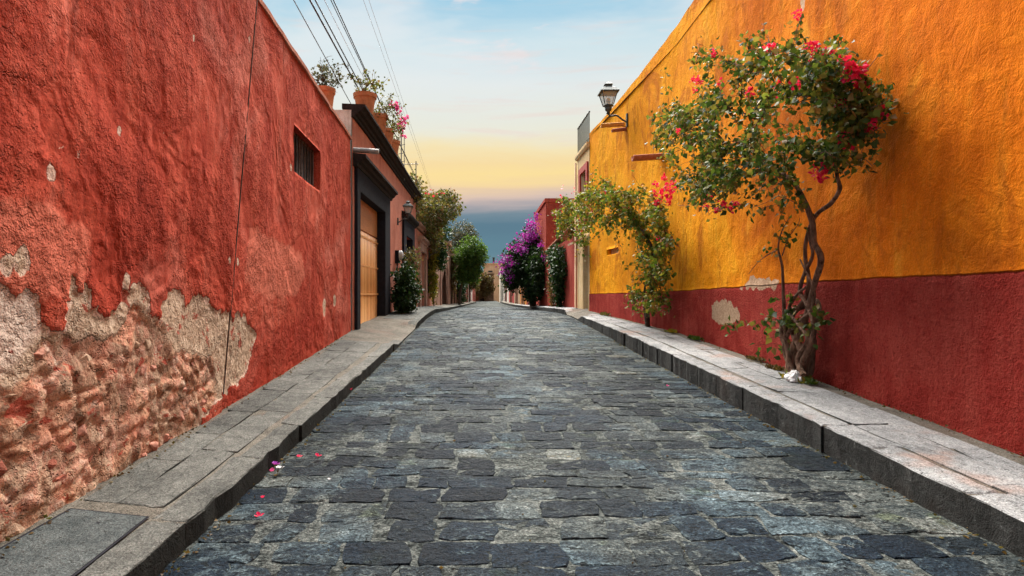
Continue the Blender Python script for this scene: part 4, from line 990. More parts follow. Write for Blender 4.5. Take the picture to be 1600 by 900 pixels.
rwall = empty('red_garden_wall', (3.5, 25, .7), 'faded red garden wall with sloping coping beyond the cream house', 'wall')
def rtop(y): return 2.95 if y < 22.3 else 3.75 - .04 * (y - 22.3)
for a, b in ((21.16, 22.3), (22.31, 30.0)):
    par0(wall('wall_face', np.arange(a, b + .01, (b - a) / 8), np.linspace(-.4, rtop(b), 9), xr, -1, [], M['redblock'], None, lambda Y, Z: .02 * nfield(Y, Z, 1.2, 3, 2)), rwall); body(rwall, M['redblock'], a, b, rtop(b), -1, .35)
    m = MB(); m.sweep_y([(-.42, .0), (.07, .0), (.07, .06), (-.18, .15), (-.42, .06)], a, b, lambda y, o: xr(y) - o, lambda y: rtop(b) + .004 + (.0 if a < 22 else .05 * (b - y)), 4); par0(m.build('coping', M['salmon2']), rwall)
rb = empty('red_brick_block', (4.8, 32, .7), 'square red brick block standing taller behind the garden wall', 'house')
m = MB(); m.box(3.26, 7.0, 30.05, 35.95, -.4, 5.9); par0(m.build('wall', M['redblock']), rb)
m = MB(); m.box(3.20, 7.06, 29.99, 36.0, 5.902, 6.08); par0(m.build('parapet', M['redblock']), rb)
bm_ = None; rng = random.Random(8); m0 = MB(); m0.box(-.2, .2, -.012, .02, -.075, .075); brick = m0.build('brick', M['redblock'], rb); first = True
brick.matrix_parent_inverse = Matrix.Translation(rb.location).inverted()
cnt = 0
for r in range(13):
    for k in range(5):
        x = 3.50 + k * .44 + (.22 if r % 2 else 0); z = 3.55 + r * .175
        o = brick if first else brick.copy()
        if not first: COL.objects.link(o); o.parent = rb; o.matrix_parent_inverse = brick.matrix_parent_inverse.copy()
        o.location = (x, 30.045 - rng.uniform(0, .008), z); first = False
# ------------------------------------------------------------------ street furniture
def lantern(base, out, sc, label, rise=.0):
    """wall lantern: plate, curved bracket, glazed tapering cage, cap; base on wall, out = unit vector to the street"""
    t = empty('wall_lantern', base, label, 'lantern', 'wall lanterns'); o = Vector(out); s = sc
    m = MB(); m.box(-.02, .02, -.05 * s, .05 * s, -.16 * s, .16 * s); m.build('wall_plate', M['lampiron'], t)
    arm = smooth_pts([Vector((0, 0, -.05 * s)) + o * .0, o * .12 * s + Vector((0, 0, .02 * s)), o * .26 * s + Vector((0, 0, .12 * s)), o * .40 * s + Vector((0, 0, .10 * s)), o * .46 * s + Vector((0, 0, .16 * s))], None, 4)
    m = MB(); m.tube(arm, .022 * s, 8); m.build('bracket', M['lampiron'], t, smooth=True)
    c = o * .46 * s + Vector((0, 0, .16 * s)); zb = c.z
    m = MB(); m.lathe([(0, 0), (.05 * s, 0), (.035 * s, .05 * s), (.075 * s, .08 * s), (.09 * s, .15 * s), (.05 * s, .17 * s), (.13 * s, .19 * s), (.13 * s, .205 * s), (0, .206 * s)], c, 12); m.build('socket', M['lampiron'], t, smooth=True)
    b0, b1, z0, z1 = .105 * s, .185 * s, zb + .205 * s, zb + .50 * s
    cor = [(1, 1), (-1, 1), (-1, -1), (1, -1)]
    for k in range(4):
        a = cor[k]; b = cor[(k + 1) % 4]
        m = MB(); m.tube([(c.x + a[0] * b0, c.y + a[1] * b0, z0), (c.x + a[0] * b1, c.y + a[1] * b1, z1)], .011 * s, 6); m.build('corner_bar', M['lampiron'], t)
        q = .97; m = MB(); m.add([(c.x + a[0] * b0 * q, c.y + a[1] * b0 * q, z0), (c.x + b[0] * b0 * q, c.y + b[1] * b0 * q, z0), (c.x + b[0] * b1 * q, c.y + b[1] * b1 * q, z1), (c.x + a[0] * b1 * q, c.y + a[1] * b1 * q, z1)], [(0, 1, 2, 3)]); m.build('glass_pane', M['glass_l'], t)
    m = MB()
    rings = [(b1 * 1.22, z1), (b1 * 1.22, z1 + .025 * s), (b1 * .75, z1 + .12 * s), (b1 * .42, z1 + .15 * s), (b1 * .42, z1 + .20 * s), (b1 * .55, z1 + .21 * s), (b1 * .2, z1 + .27 * s), (.01, z1 + .30 * s)]
    v = []; f = []
    for r, z in rings: v += [(c.x + a * r, c.y + b * r, z) for a, b in cor]
    for i in range(len(rings) - 1): f += [(i * 4 + k, i * 4 + (k + 1) % 4, (i + 1) * 4 + (k + 1) % 4, (i + 1) * 4 + k) for k in range(4)]
    f.append((0, 1, 2, 3)); m.add(v, f); m.build('cap', M['lampiron'], t)
    m = MB(); m.lathe([(0, .0), (.03 * s, .0), (.035 * s, .06 * s), (.055 * s, .12 * s), (.03 * s, .18 * s), (0, .19 * s)], (c.x, c.y, z0), 10); m.build('bulb', M['plastic_w'], t, smooth=True)
    return t
b = wallR(981, 188, 0); lantern((b.x - .02, b.y, b.z), (-1, 0, 0), 1.02, 'grey green iron lantern on curved bracket high on the yellow wall')
lantern((wl_x(19.7) + .02, 19.7, 3.72), (1, 0, 0), .72, 'iron lantern on the salmon house between garage and red door')
lantern((wl_x(30.2) + .12, 30.2, 3.3), (1, 0, 0), .9, 'small lantern on the pink stone house under the roof shrubs')
mt = empty('electric_meter', (wl_x(19.3), 19.3, 2.55), 'round pale electric meter on the salmon wall above the dark shrub', 'meter')
m = MB(); m.box(.0, .12, -.13, .13, -.2, .2); m.build('case', M['charcoal'], mt)
m = MB()
v, f = tube_geo([(.12, 0, .06), (.2, 0, .06), (.24, 0, .06)], [.15, .145, .09], 16); m.add(v, f); m.build('dial_cover', M['meter'], mt, smooth=True)
m = MB(); m.tube([(.05, 0, -.2), (.05, 0, -1.6)], .025, 8); m.build('conduit', M['charcoal'], mt)

# utility cover let into the left pavement
t = empty('utility_cover', (-1.98, 2.9, swl_z(-1.98, 2.9) + .005), 'flat grey rectangular utility cover in the near left pavement', 'cover')
m = MB(); q = [(-.26, -.62), (.20, -.62), (.17, .40), (-.25, .42)]
z = lambda x, y: swl_z(-1.98 + x, 2.9 + y) - swl_z(-1.98, 2.9)
m.add([(x, y, z(x, y) + .004) for x, y in q] + [(x, y, z(x, y) - .05) for x, y in q], [(0, 1, 2, 3), (0, 1, 5, 4), (1, 2, 6, 5), (2, 3, 7, 6), (3, 0, 4, 7)])
o = m.build('plate', M['coverplate'], t); at = o.data.attributes.new('tone', 'FLOAT', 'POINT'); at.data.foreach_set('value', [.45] * 8)
m = MB(); q2 = [(a * 1.07 , b * 1.035) for a, b in q]
m.add([(x, y, z(x, y) - .004) for x, y in q2] + [(x, y, z(x, y) + .0015) for x, y in q2] + [(x * .99, y * .995, z(x, y) + .0015) for x, y in q], [(4, 5, 9, 8), (5, 6, 10, 9), (6, 7, 11, 10), (7, 4, 8, 11)]); m.build('rim', M['charcoal'], t)
m = MB(); m.box(-.10, -.01, .275, .29, z(0, .28) + .004, z(0, .28) + .007); m.build('lifting_slot', M['charcoal'], t)

# overhead cables
def cable(p0, p1, sag, r, mat, lab):
    pts = []
    for k in range(25):
        u = k / 24; a = Vector(p0).lerp(Vector(p1), u); a.z -= sag * 4 * u * (1 - u); pts.append(a)
    m = MB(); m.tube(pts, r, 6); o = m.build('overhead_cable', M[mat], smooth=True); tag(o, lab, 'cable', 'overhead cables')
E = Vector((-2.75, 26, 6.15))
def cab(px0, y0pix, px1, py1, Ye, Yn, r, mat, lab, sag=.12):
    """from over the camera's shoulder to a fixing at Ye; passes the frame's top at px0"""
    e = P(px1, py1, Ye); a = P(px0, 0, Yn); d = (a - e); s = a + d * ((Yn + 4) / (Ye - Yn)); cable(s, e, sag, r, mat, lab)
cab(461, 0, 556, 176, 14.5, 9.5, .008, 'cable', 'lone thin cable left of the bundle ending at the whitewashed gable', .05)
cab(489, 0, 646, 292, 25, 10.5, .016, 'cable', 'thickest black cable of the bundle over the left roofs', .1)
cab(499, 0, 648, 290, 25, 10.8, .013, 'cable', 'second black cable close beside the thickest one', .14)
cab(521, 0, 652, 280, 25, 11.2, .009, 'cable', 'thin black cable in the middle of the right hand pair', .1)
cab(527, 0, 660, 300, 25, 11.3, .011, 'cable', 'rightmost black cable running down to the rooftop shrubs', .16)
cab(512, 0, 640, 262, 25, 11.0, .005, 'cable_g', 'pale thin cable between the black pairs', .12)
cab(560, 0, 698, 372, 44, 11.8, .004, 'cable_g', 'faintest grey cable nearest the open sky', -.3)
cab(568, 0, 699, 376, 44, 11.9, .004, 'cable_g', 'faint grey cable just right of the faintest one', -.35)

# rooftop aerials
def aerial(px, py0, py1, Y, label, kind):
    a = P(px, py1, Y); zt_ = P(px, py0, Y).z; t = empty('roof_aerial', (a.x, Y, 5.2), label, 'aerial', 'rooftop aerials'); h = zt_ - 5.2
    m = MB(); m.tube([(0, 0, 0), (0, 0, h)], .022, 6); m.build('mast', M['galv'], t)
    if kind == 0:
        m = MB(); m.tube([(-.55, 0, h - .12), (.1, 0, h - .10)], .014, 6); m.build('boom', M['galv'], t)
        for k in range(4):
            m = MB(); m.tube([(-.5 + k * .18, -.25, h - .115), (-.5 + k * .18, .25, h - .115)], .008, 5); m.build('element', M['galv'], t)
        m = MB(); m.lathe([(0, -.06), (.06, -.04), (.07, 0), (.06, .04), (0, .06)], (-.6, 0, h - .05), 10); m.build('insulator', M['iron'], t, smooth=True)
    else:
        for k in range(5):
            z = h - .15 - k * .28; m = MB(); m.tube([(-.13, 0, z), (.13, 0, z + .05)], .012, 5); m.build('rung', M['galv'], t)
        m = MB(); m.tube([(.10, 0, 0), (.10, 0, h - .1)], .014, 6); m.build('stay', M['galv'], t)
aerial(650, 252, 300, 24.0, 'aerial with short crossbar on the salmon roof edge', 0)
aerial(627, 208, 270, 20.5, 'slim lattice mast on the salmon roof behind the cables', 1)

# white plastic bag by the trunk
b = wallR(1243, 578, .30); zb = swr_z(b.x, b.y)
bm = bmesh.new(); bmesh.ops.create_icosphere(bm, subdivisions=4, radius=1)
for vv in bm.verts:
    d = vv.co.normalized(); r = .10 * (1 + .38 * fbm(d.x * 2.3, d.y * 2.3, d.z * 2.3 + 4, 4)) * (1 - .30 * max(d.z, 0)); cre = .018 * abs(fbm(d.x * 6, d.y * 6, d.z * 6, 3))
    vv.co = Vector((d.x * (r - cre) * 1.0, d.y * (r - cre) * 1.2, max(d.z * r * 1.25, -.03)))
me = bpy.data.meshes.new('plastic_bag'); bm.to_mesh(me); bm.free(); me.materials.append(M['plastic_w'])
o = bpy.data.objects.new('plastic_bag', me); COL.objects.link(o); o.location = (b.x, b.y, zb + .035); tag(o, 'crumpled white plastic bag at the foot of the large bougainvillea', 'plastic bag')

# fallen bracts and scraps on the setts
rng = random.Random(77)
def petal(px, py, mat, lab, sz, name='fallen_bract'):
    p = groundpt(px, py); v = []; f = []
    for k in range(3):
        a = k * 2.1 + rng.uniform(-.3, .3); n = len(v); ca, sa = math.cos(a), math.sin(a); L = sz * rng.uniform(.55, 1.0); w_ = L * .55; hh = sz * rng.uniform(.15, .6)
        v += [(0, 0, .006), (ca * L * .5 - sa * w_, sa * L * .5 + ca * w_, .012 + hh * .5), (ca * L, sa * L, .01 + hh), (ca * L * .5 + sa * w_, sa * L * .5 - ca * w_, .012 + hh * .4), (ca * L * .5, sa * L * .5, .008)]
        f += [(n, n + 4, n + 1), (n + 1, n + 4, n + 2), (n, n + 3, n + 4), (n + 3, n + 2, n + 4)]
    o = obj(name, v, f, M[mat]); o.location = (p.x, p.y, p.z + .016); tag(o, lab, 'petal', 'fallen bracts')
petal(405, 812, 'bract', 'magenta bract on the lowest left setts nearest the camera', .045)
petal(410, 783, 'bract', 'tiny red bract just above the lowest left one', .022)
petal(431, 730, 'bract_p', 'purple bract by the left kerb beside a white scrap', .055)
petal(425, 741, 'bract_pink', 'pink bract lying under the purple one by the left kerb', .03)
petal(468, 718, 'bract', 'magenta bract left of a matching pair on the left setts', .038)
petal(497, 717, 'bract', 'magenta bract right of a matching pair on the left setts', .034)
petal(546, 612, 'bract', 'red bract in the left gutter halfway up the pavement', .045)
petal(1173, 640, 'bract', 'magenta bract against the right kerb', .05)
petal(1182, 648, 'bract_p', 'dark purple bract just below the magenta one at the right kerb', .03)
petal(1043, 606, 'bract_pink', 'small pink bract on the right half of the road', .03)
petal(1396, 757, 'bract_p', 'violet bract at the foot of the right kerb near the camera', .05)
petal(1378, 751, 'bract', 'small red bract left of the violet one at the right kerb', .028)
petal(1050, 576, 'bract', 'faint red bract under the far right kerb', .04)
petal(437, 737, 'plastic_w', 'white paper scrap beside the purple bract', .045, 'paper_scrap')
petal(514, 755, 'plastic_w', 'tiny white scrap alone on the dark left setts', .02, 'paper_scrap')
for o in bpy.data.objects:
    if o.name.startswith('paper_scrap'): o['category'] = 'scrap'; o['group'] = 'paper scraps'
# ------------------------------------------------------------------ plants
def leaf_mesh(pos_, dirs, size, rng, wid=.42, fold=.12):
    """numpy leaves: 5 verts, 4 tris each"""
    n = len(pos_); d = dirs / (np.linalg.norm(dirs, axis=1, keepdims=True) + 1e-9)
    r = rng.normal(size=(n, 3)); s = np.cross(d, r); s /= np.linalg.norm(s, axis=1, keepdims=True) + 1e-9
    u = np.cross(s, d); L = size[:, None]; w_ = wid * L
    a = pos_; b = pos_ + d * L; mid = pos_ + d * L * .45 - u * L * fold * .5
    l = pos_ + d * L * .42 - s * w_ + u * L * fold; q = pos_ + d * L * .42 + s * w_ + u * L * fold
    b = b - np.array([0, 0, 1.]) * L * .12
    V = np.stack([a, l, b, q, mid], 1).reshape(-1, 3); i = np.arange(n)[:, None] * 5
    T = np.concatenate([i + np.array([[0, 4, 1]]), i + np.array([[1, 4, 2]]), i + np.array([[0, 3, 4]]), i + np.array([[3, 2, 4]])], 0)
    return V, T
def in_poly(poly, x, y):
    c = False; n = len(poly)
    for i in range(n):
        (x0, y0), (x1, y1) = poly[i], poly[(i + 1) % n]
        if (y0 > y) != (y1 > y) and x < (x1 - x0) * (y - y0) / (y1 - y0) + x0: c = not c
    return c
class Tree:
    def __init__(s): s.p = []; s.par = []; s.rad0 = []; s.order = []
    def line(s, pts, rads, parent=-1, sub=4):
        P_, R_ = smooth_pts(pts, rads, sub); last = parent
        for k, (p, r) in enumerate(zip(P_, R_)):
            s.p.append(np.array(p)); s.par.append(last); s.rad0.append(r); last = len(s.p) - 1
        return last
    def near(s, q): return int(np.argmin(np.linalg.norm(np.array(s.p) - np.array(q), axis=1)))
    def grow(s, attractors, rng, jit=.05, step_=.14, up=.15, root=None, ncap=4000):
        A = sorted(attractors, key=lambda q: np.linalg.norm(q - root))
        arr = np.zeros((20000, 3)); n = len(s.p); arr[:n] = np.array(s.p); dep = np.zeros(20000)
        tips = []
        for q in A:
            d = np.linalg.norm(arr[:n] - q, axis=1) + .22 * dep[:n]
            i = int(np.argmin(d)); a = arr[i].copy(); L = np.linalg.norm(q - a); k = max(2, int(L / step_)); last = i
            bend = rng.normal(size=3) * L * .10; bend[2] += up * L
            for j in range(1, k + 1):
                t = j / k; b = a + (q - a) * t + bend * 4 * t * (1 - t) * .35 + (rng.normal(size=3) * jit * .25 if j < k else 0)
                s.p.append(b); s.par.append(last); s.rad0.append(0.); arr[n] = b; dep[n] = dep[last] + L / k; last = n; n += 1
            tips.append(last)
        return tips
    def radii(s, tip=.003, ex=2.3, mx=.06):
        n = len(s.p); acc = np.zeros(n); ch = [0] * n
        for i in range(n):
            if s.par[i] >= 0: ch[s.par[i]] += 1
        r = np.zeros(n)
        for i in range(n - 1, -1, -1):
            r[i] = max((acc[i]) ** (1 / ex) if acc[i] > 0 else tip, tip); r[i] = min(r[i], mx)
            r[i] = max(r[i] * (s.rad0[i] == 0), s.rad0[i]) if s.rad0[i] > 0 else r[i]
            if s.par[i] >= 0: acc[s.par[i]] += min(r[i], mx) ** ex * (1 if s.rad0[i] == 0 else 0)
        return r
    def mesh(s, r, sides=6, rmin=0):
        n = len(s.p); kids = [[] for _ in range(n)]
        for i in range(n):
            if s.par[i] >= 0: kids[s.par[i]].append(i)
        m = MB(); thin = MB()
        starts = [(i, -1) for i in range(n) if s.par[i] < 0]
        while starts:
            i, pa = starts.pop(); ch = [pa, i] if pa >= 0 else [i]
            while kids[i]:
                ks = sorted(kids[i], key=lambda k: -r[k]); nx = ks[0]
                for k in ks[1:]: starts.append((k, i))
                ch.append(nx); i = nx
            if len(ch) < 2: continue
            rr = [r[k] for k in ch]
            if pa >= 0: rr[0] = rr[1]
            tgt = m if max(rr) > rmin else thin
            nn = sides + 3 if max(rr) > .02 else (sides if max(rr) > .006 else 4)
            tgt.tube([s.p[k] for k in ch], rr, nn)
        return m, thin
def blob_attract(n, centre, rad, rng, shell=.35, zmin=None):
    out = []
    while len(out) < n:
        q = rng.uniform(-1, 1, 3); l = np.linalg.norm(q)
        if l > 1 or l < shell * rng.random(): continue
        k = 1 + .28 * fbm(q[0] * 1.6 + centre[0], q[1] * 1.6 + centre[1], q[2] * 1.6 + centre[2], 3)
        c = np.array(centre) + q * np.array(rad) * k
        if zmin is None or c[2] > zmin: out.append(c)
    return out
def leaves_on(tr, tips, rng, n, size, back=5, spread=.06, droop=.25):
    """leaf stations along the last few nodes of twigs"""
    Pn = np.array(tr.p); idx = []
    for t in tips:
        i = t
        for _ in range(back):
            idx.append(i); i = tr.par[i]
            if i < 0: break
    idx = np.array(idx); pick = rng.choice(idx, n); base = Pn[pick]
    par_ = np.array([tr.par[i] if tr.par[i] >= 0 else i for i in pick]); ax = base - Pn[par_]
    ax /= np.linalg.norm(ax, axis=1, keepdims=True) + 1e-6
    base = base - ax * rng.random((n, 1)) * .12 + rng.normal(size=(n, 3)) * spread
    d = ax * .5 + rng.normal(size=(n, 3)) * .75; d[:, 2] -= droop
    return base, d, size * rng.uniform(.65, 1.25, n)
_clusters = {}
def cluster_mesh(mat, k, sz):
    key = (mat, k)
    if key not in _clusters:
        r = np.random.default_rng(100 + k); n = 16; c = r.normal(size=(n, 3)) * .35
        V, T = leaf_mesh(c, r.normal(size=(n, 3)), r.uniform(.55, .95, n), r, .46, .18)
        me = bpy.data.meshes.new('flower_cluster'); me.from_pydata(V.tolist(), [], T.tolist()); me.materials.append(M[mat]); _clusters[key] = me
    return _clusters[key]
def flower(par, p, mat, sz, rng):
    o = bpy.data.objects.new('flower_cluster', cluster_mesh(mat, int(rng.integers(0, 4)), sz)); COL.objects.link(o); o.parent = par
    o.matrix_parent_inverse = Matrix.Translation(par.location).inverted()
    o.location = p; o.scale = (sz, sz, sz); o.rotation_euler = tuple(rng.uniform(0, 6.28, 3)); return o
def attach(par, *objs):
    for o in objs: par0(o, par)

# ---- large bougainvillea against the yellow wall
rng = np.random.default_rng(42)
bv = empty('bougainvillea', tuple(wallR(1245, 572, .15)), 'large gnarled bougainvillea with magenta flowers against the yellow wall', 'bougainvillea', 'bougainvilleas on the yellow wall')
T = Tree()
def wp(l, t0, t1=None): return [wallR(px, py, t0 + ((t1 if t1 is not None else t0) - t0) * i / (len(l) - 1)) for i, (px, py) in enumerate(l)]
T.line(wp([(1242, 588), (1240, 550), (1252, 515), (1264, 480), (1272, 445), (1283, 405), (1272, 378), (1270, 350), (1256, 312), (1240, 286), (1214, 266), (1196, 263), (1182, 250), (1170, 225)], .14, .55), [.08, .058, .038, .034, .031, .034, .028, .030, .025, .024, .021, .019, .014, .010])
e2 = T.line(wp([(1250, 590), (1256, 555), (1238, 520), (1236, 496), (1256, 470), (1264, 440), (1258, 400), (1262, 365), (1276, 335), (1298, 318), (1312, 296), (1308, 275), (1306, 250), (1318, 215)], .20, .22), [.055, .046, .032, .030, .026, .023, .021, .021, .023, .022, .022, .018, .013, .009])
T.line(wp([(1236, 588), (1232, 550), (1222, 515), (1236, 488), (1262, 476), (1276, 470), (1280, 490), (1270, 515), (1254, 545)], .10, .18), [.06, .05, .04, .036, .032, .028, .024, .02, .018])
T.line(wp([(1262, 585), (1266, 555), (1270, 530), (1262, 505)], .12, .12), [.06, .05, .035, .02])
T.line(wp([(1246, 586), (1262, 548), (1272, 512), (1262, 478), (1250, 455), (1258, 425), (1270, 398), (1264, 368), (1268, 340)], .26, .20), [.04, .032, .026, .024, .022, .020, .018, .015, .012])
T.line(wp([(1240, 584), (1226, 548), (1232, 520), (1252, 500), (1268, 484), (1272, 452), (1262, 430), (1250, 405)], .22, .26), [.035, .03, .026, .024, .02, .016, .012, .007])
T.line(wp([(1256, 586), (1246, 560), (1262, 530), (1246, 506), (1232, 486), (1244, 462), (1260, 448)], .30, .24), [.03, .026, .024, .02, .018, .016, .012])
T.line(wp([(1236, 575), (1230, 540), (1226, 500), (1224, 460), (1222, 415), (1216, 388), (1222, 360), (1234, 340)], .22, .30), [.035, .03, .024, .019, .015, .011, .007, .004])
T.line(wp([(1216, 390), (1200, 398), (1184, 410), (1170, 428)], .28, .4), [.008, .006, .004, .003])
T.line(wp([(1222, 400), (1232, 372), (1246, 352), (1250, 340)], .28, .3), [.007, .006, .004, .003])
nA = T.near(wallR(1256, 312, .45)); ncore = len(T.p)
crown = [(1018, 195), (1035, 168), (1075, 152), (1092, 128), (1085, 92), (1112, 78), (1128, 112), (1160, 70), (1185, 64), (1210, 85), (1240, 40), (1262, 72), (1310, 74), (1345, 108), (1386, 152), (1382, 200), (1362, 222), (1335, 255), (1300, 262), (1270, 238), (1232, 240), (1195, 252), (1165, 246), (1150, 285), (1120, 312), (1080, 305), (1060, 280), (1042, 255), (1022, 230)]
def trange(px): return (np.interp(px, [1015, 1200, 1300, 1386], [.75, .22, .10, .06]), np.interp(px, [1015, 1200, 1300, 1386], [1.45, 1.15, .75, .40]))
att = []; dens = []
while len(att) < 620:
    px, py = rng.uniform(1012, 1390), rng.uniform(15, 325)
    if not in_poly(crown, px, py): continue
    if 1110 < px < 1235 and 175 < py < 262 and rng.random() < .55: continue
    if fbm(px / 42, py / 42, 3.3, 3) < -.10 and rng.random() < .8: continue
    a, b = trange(px); att.append(np.array(wallR(px, py, rng.uniform(a, b))))
for (px, py) in [(1090, 68), (1112, 62), (1120, 80), (1168, 62), (1178, 52), (1248, 22), (1256, 25), (1245, 45), (1300, 72), (1095, 100), (1020, 182), (1015, 190), (1098, 322), (1130, 328), (1145, 325), (1108, 330), (1385, 155), (1340, 245), (1200, 55)]:
    a, b = trange(px); att.append(np.array(wallR(px, py, .5 * (a + b))))
for _ in range(46):
    px, py = crown[int(rng.integers(0, len(crown)))]; cx_, cy_ = 1200 + rng.uniform(-60, 60), 180; k_ = rng.uniform(1.04, 1.30)
    px, py = cx_ + (px - cx_) * k_ + rng.uniform(-14, 14), cy_ + (py - cy_) * k_ + rng.uniform(-10, 10)
    if 1035 < px < 1392 and py > 22: a, b = trange(min(max(px, 1015), 1386)); att.append(np.array(wallR(px, py, rng.uniform(a, b))))
for _ in range(60):
    px, py = rng.uniform(1070, 1230), rng.uniform(235, 330); a, b = trange(px); att.append(np.array(wallR(px, py, rng.uniform(a, b))))
tips = T.grow(att, rng, .05, .12, .12, np.array(T.p[nA]))
low = [np.array(wallR(px, py, .5)) for px, py in [(1128, 512), (1145, 508), (1165, 505), (1185, 500), (1195, 488), (1205, 470), (1180, 540), (1195, 530), (1210, 500)]] + [np.array(wallR(px, py, .25)) for px, py in [(1285, 495), (1290, 490), (1245, 505), (1255, 510), (1235, 500)]]
ltips = T.grow(low, rng, .03, .10, .2, np.array(wallR(1236, 520, .2)))
r = T.radii(.0026, 2.45, .02)
for i in range(ncore):
    q = T.p[i]; r[i] *= 1 + .22 * fbm(q[0] * 9, q[1] * 9, q[2] * 9, 3)
m, thin = T.mesh(r, 6, .0062)
attach(bv, m.build('trunk', M['bark'], smooth=True)); tw = thin.build('twig', M['twig']); tag(tw, kind='stuff'); attach(bv, tw)
b1, d1, s1 = leaves_on(T, tips, rng, 8600, .068, 5, .05, .35)
b2, d2, s2 = leaves_on(T, ltips, rng, 190, .085, 4, .035, .35)
sp = leaves_on(T, [T.near(wallR(1222, 365, .3)), T.near(wallR(1184, 410, .38)), T.near(wallR(1246, 352, .3))], rng, 34, .07, 5, .05)
V, Q = leaf_mesh(np.concatenate([b1, b2, sp[0]]), np.concatenate([d1, d2, sp[1]]), np.concatenate([s1, s2, sp[2]]), rng)
o = npobj('crown', V, Q, M['leaf_b']); tag(o, kind='stuff'); attach(bv, o)
for (px, py, s) in [(1115, 85, .07), (1088, 125, .06), (1205, 72, .08), (1212, 80, .07), (1196, 76, .06), (1265, 70, .07), (1275, 72, .07), (1288, 84, .06), (1266, 88, .07), (1322, 100, .11), (1340, 104, .09), (1330, 117, .11), (1338, 120, .10), (1350, 131, .10), (1240, 130, .09), (1217, 131, .06), (1172, 142, .08), (1126, 130, .07), (1314, 160, .08),
                    (1378, 178, .09), (1373, 188, .09), (1357, 205, .07), (1318, 213, .09), (1324, 223, .09), (1282, 268, .10), (1286, 260, .09), (1280, 276, .08), (1247, 22, .06), (1104, 308, .07), (1130, 318, .07), (1142, 326, .06), (1102, 322, .07), (1094, 128, .06), (1082, 124, .05), (1310, 92, .05), (1300, 80, .05), (1085, 140, .05), (1120, 328, .06), (1092, 128, .05), (1150, 318, .05), (1215, 155, .05), (1060, 205, .05)]:
    a, b = trange(px); t_ = .5 * (a + b) if 1030 < px < 1350 else .7 * a + .3 * b
    flower(bv, wallR(px, py, max(t_ - .0, .1) + .15), 'bract', s * .78, rng)

# ---- smaller bougainvillea nearer the cream house
rng = np.random.default_rng(43)
bs = empty('bougainvillea', tuple(wallR(1012, 503, .12)), 'smaller sprawling bougainvillea beside the cream house with one reaching limb', 'bougainvillea', 'bougainvilleas on the yellow wall')
T = Tree()
T.line(wp([(1012, 512), (1012, 485), (1018, 455), (1014, 425), (1020, 398), (1012, 372), (1000, 355), (985, 335), (965, 318), (940, 305), (922, 300)], .12, 1.0), [.06, .045, .038, .034, .032, .028, .026, .022, .018, .012, .008])
T.line(wp([(1010, 505), (1006, 470), (1010, 440), (1022, 415), (1028, 390), (1032, 365)], .2, .3), [.03, .026, .022, .018, .014, .01])
nA = T.near(wallR(1012, 375, .5))
crown2 = [(892, 335), (905, 300), (930, 266), (950, 285), (985, 298), (1012, 285), (1040, 335), (1053, 372), (1046, 405), (1042, 440), (1022, 446), (1008, 425), (1000, 385), (968, 368), (945, 362), (925, 372), (908, 392), (895, 370)]
att = []
def trange2(px): return np.interp(px, [890, 960, 1055], [.9, .35, .08]), np.interp(px, [890, 960, 1055], [1.5, 1.1, .6])
while len(att) < 380:
    px, py = rng.uniform(888, 1055), rng.uniform(262, 448)
    if not in_poly(crown2, px, py): continue
    if fbm(px / 30, py / 30, 8.3, 3) < -.15 and rng.random() < .7: continue
    a, b = trange2(px); att.append(np.array(wallR(px, py, rng.uniform(a, b))))
for px, py in [(rng.uniform(985, 1050), rng.uniform(395, 492)) for _ in range(60)] + [(930, 262), (990, 275), (975, 415), (1005, 475), (1015, 468), (1022, 478), (1000, 488), (1030, 455), (1035, 440), (1025, 462), (1008, 450), (1016, 490), (985, 430), (990, 470), (995, 460), (985, 485), (1040, 425), (1048, 430), (975, 398), (1000, 460), (1040, 435), (912, 405), (905, 410)]:
    a, b = trange2(px); att.append(np.array(wallR(px, py, rng.uniform(a, b))))
tips = T.grow(att, rng, .05, .15, .12, np.array(T.p[nA])); r = T.radii(.0035, 2.35, .025); m, thin = T.mesh(r, 6, .007)
attach(bs, m.build('trunk', M['bark_d'], smooth=True)); tw = thin.build('twig', M['twig']); tag(tw, kind='stuff'); attach(bs, tw)
b1, d1, s1 = leaves_on(T, tips, rng, 7000, .08, 5, .06, .3); V, Q = leaf_mesh(b1, d1, s1, rng)
o = npobj('crown', V, Q, M['leaf_b2']); tag(o, kind='stuff'); attach(bs, o)
for (px, py, s) in [(1025, 288, .10), (1034, 300, .12), (1042, 292, .11), (1030, 312, .12), (1045, 308, .12), (1050, 298, .10), (1038, 278, .09), (1028, 318, .09), (1036, 374, .08), (1030, 372, .07), (1052, 285, .08), (1022, 302, .08), (945, 300, .06), (985, 322, .06), (925, 330, .06), (908, 360, .06), (1046, 318, .08)]:
    a, b = trange2(px); flower(bs, wallR(px, py, .5 * (a + b) + .15), 'bract', s * .8, rng)

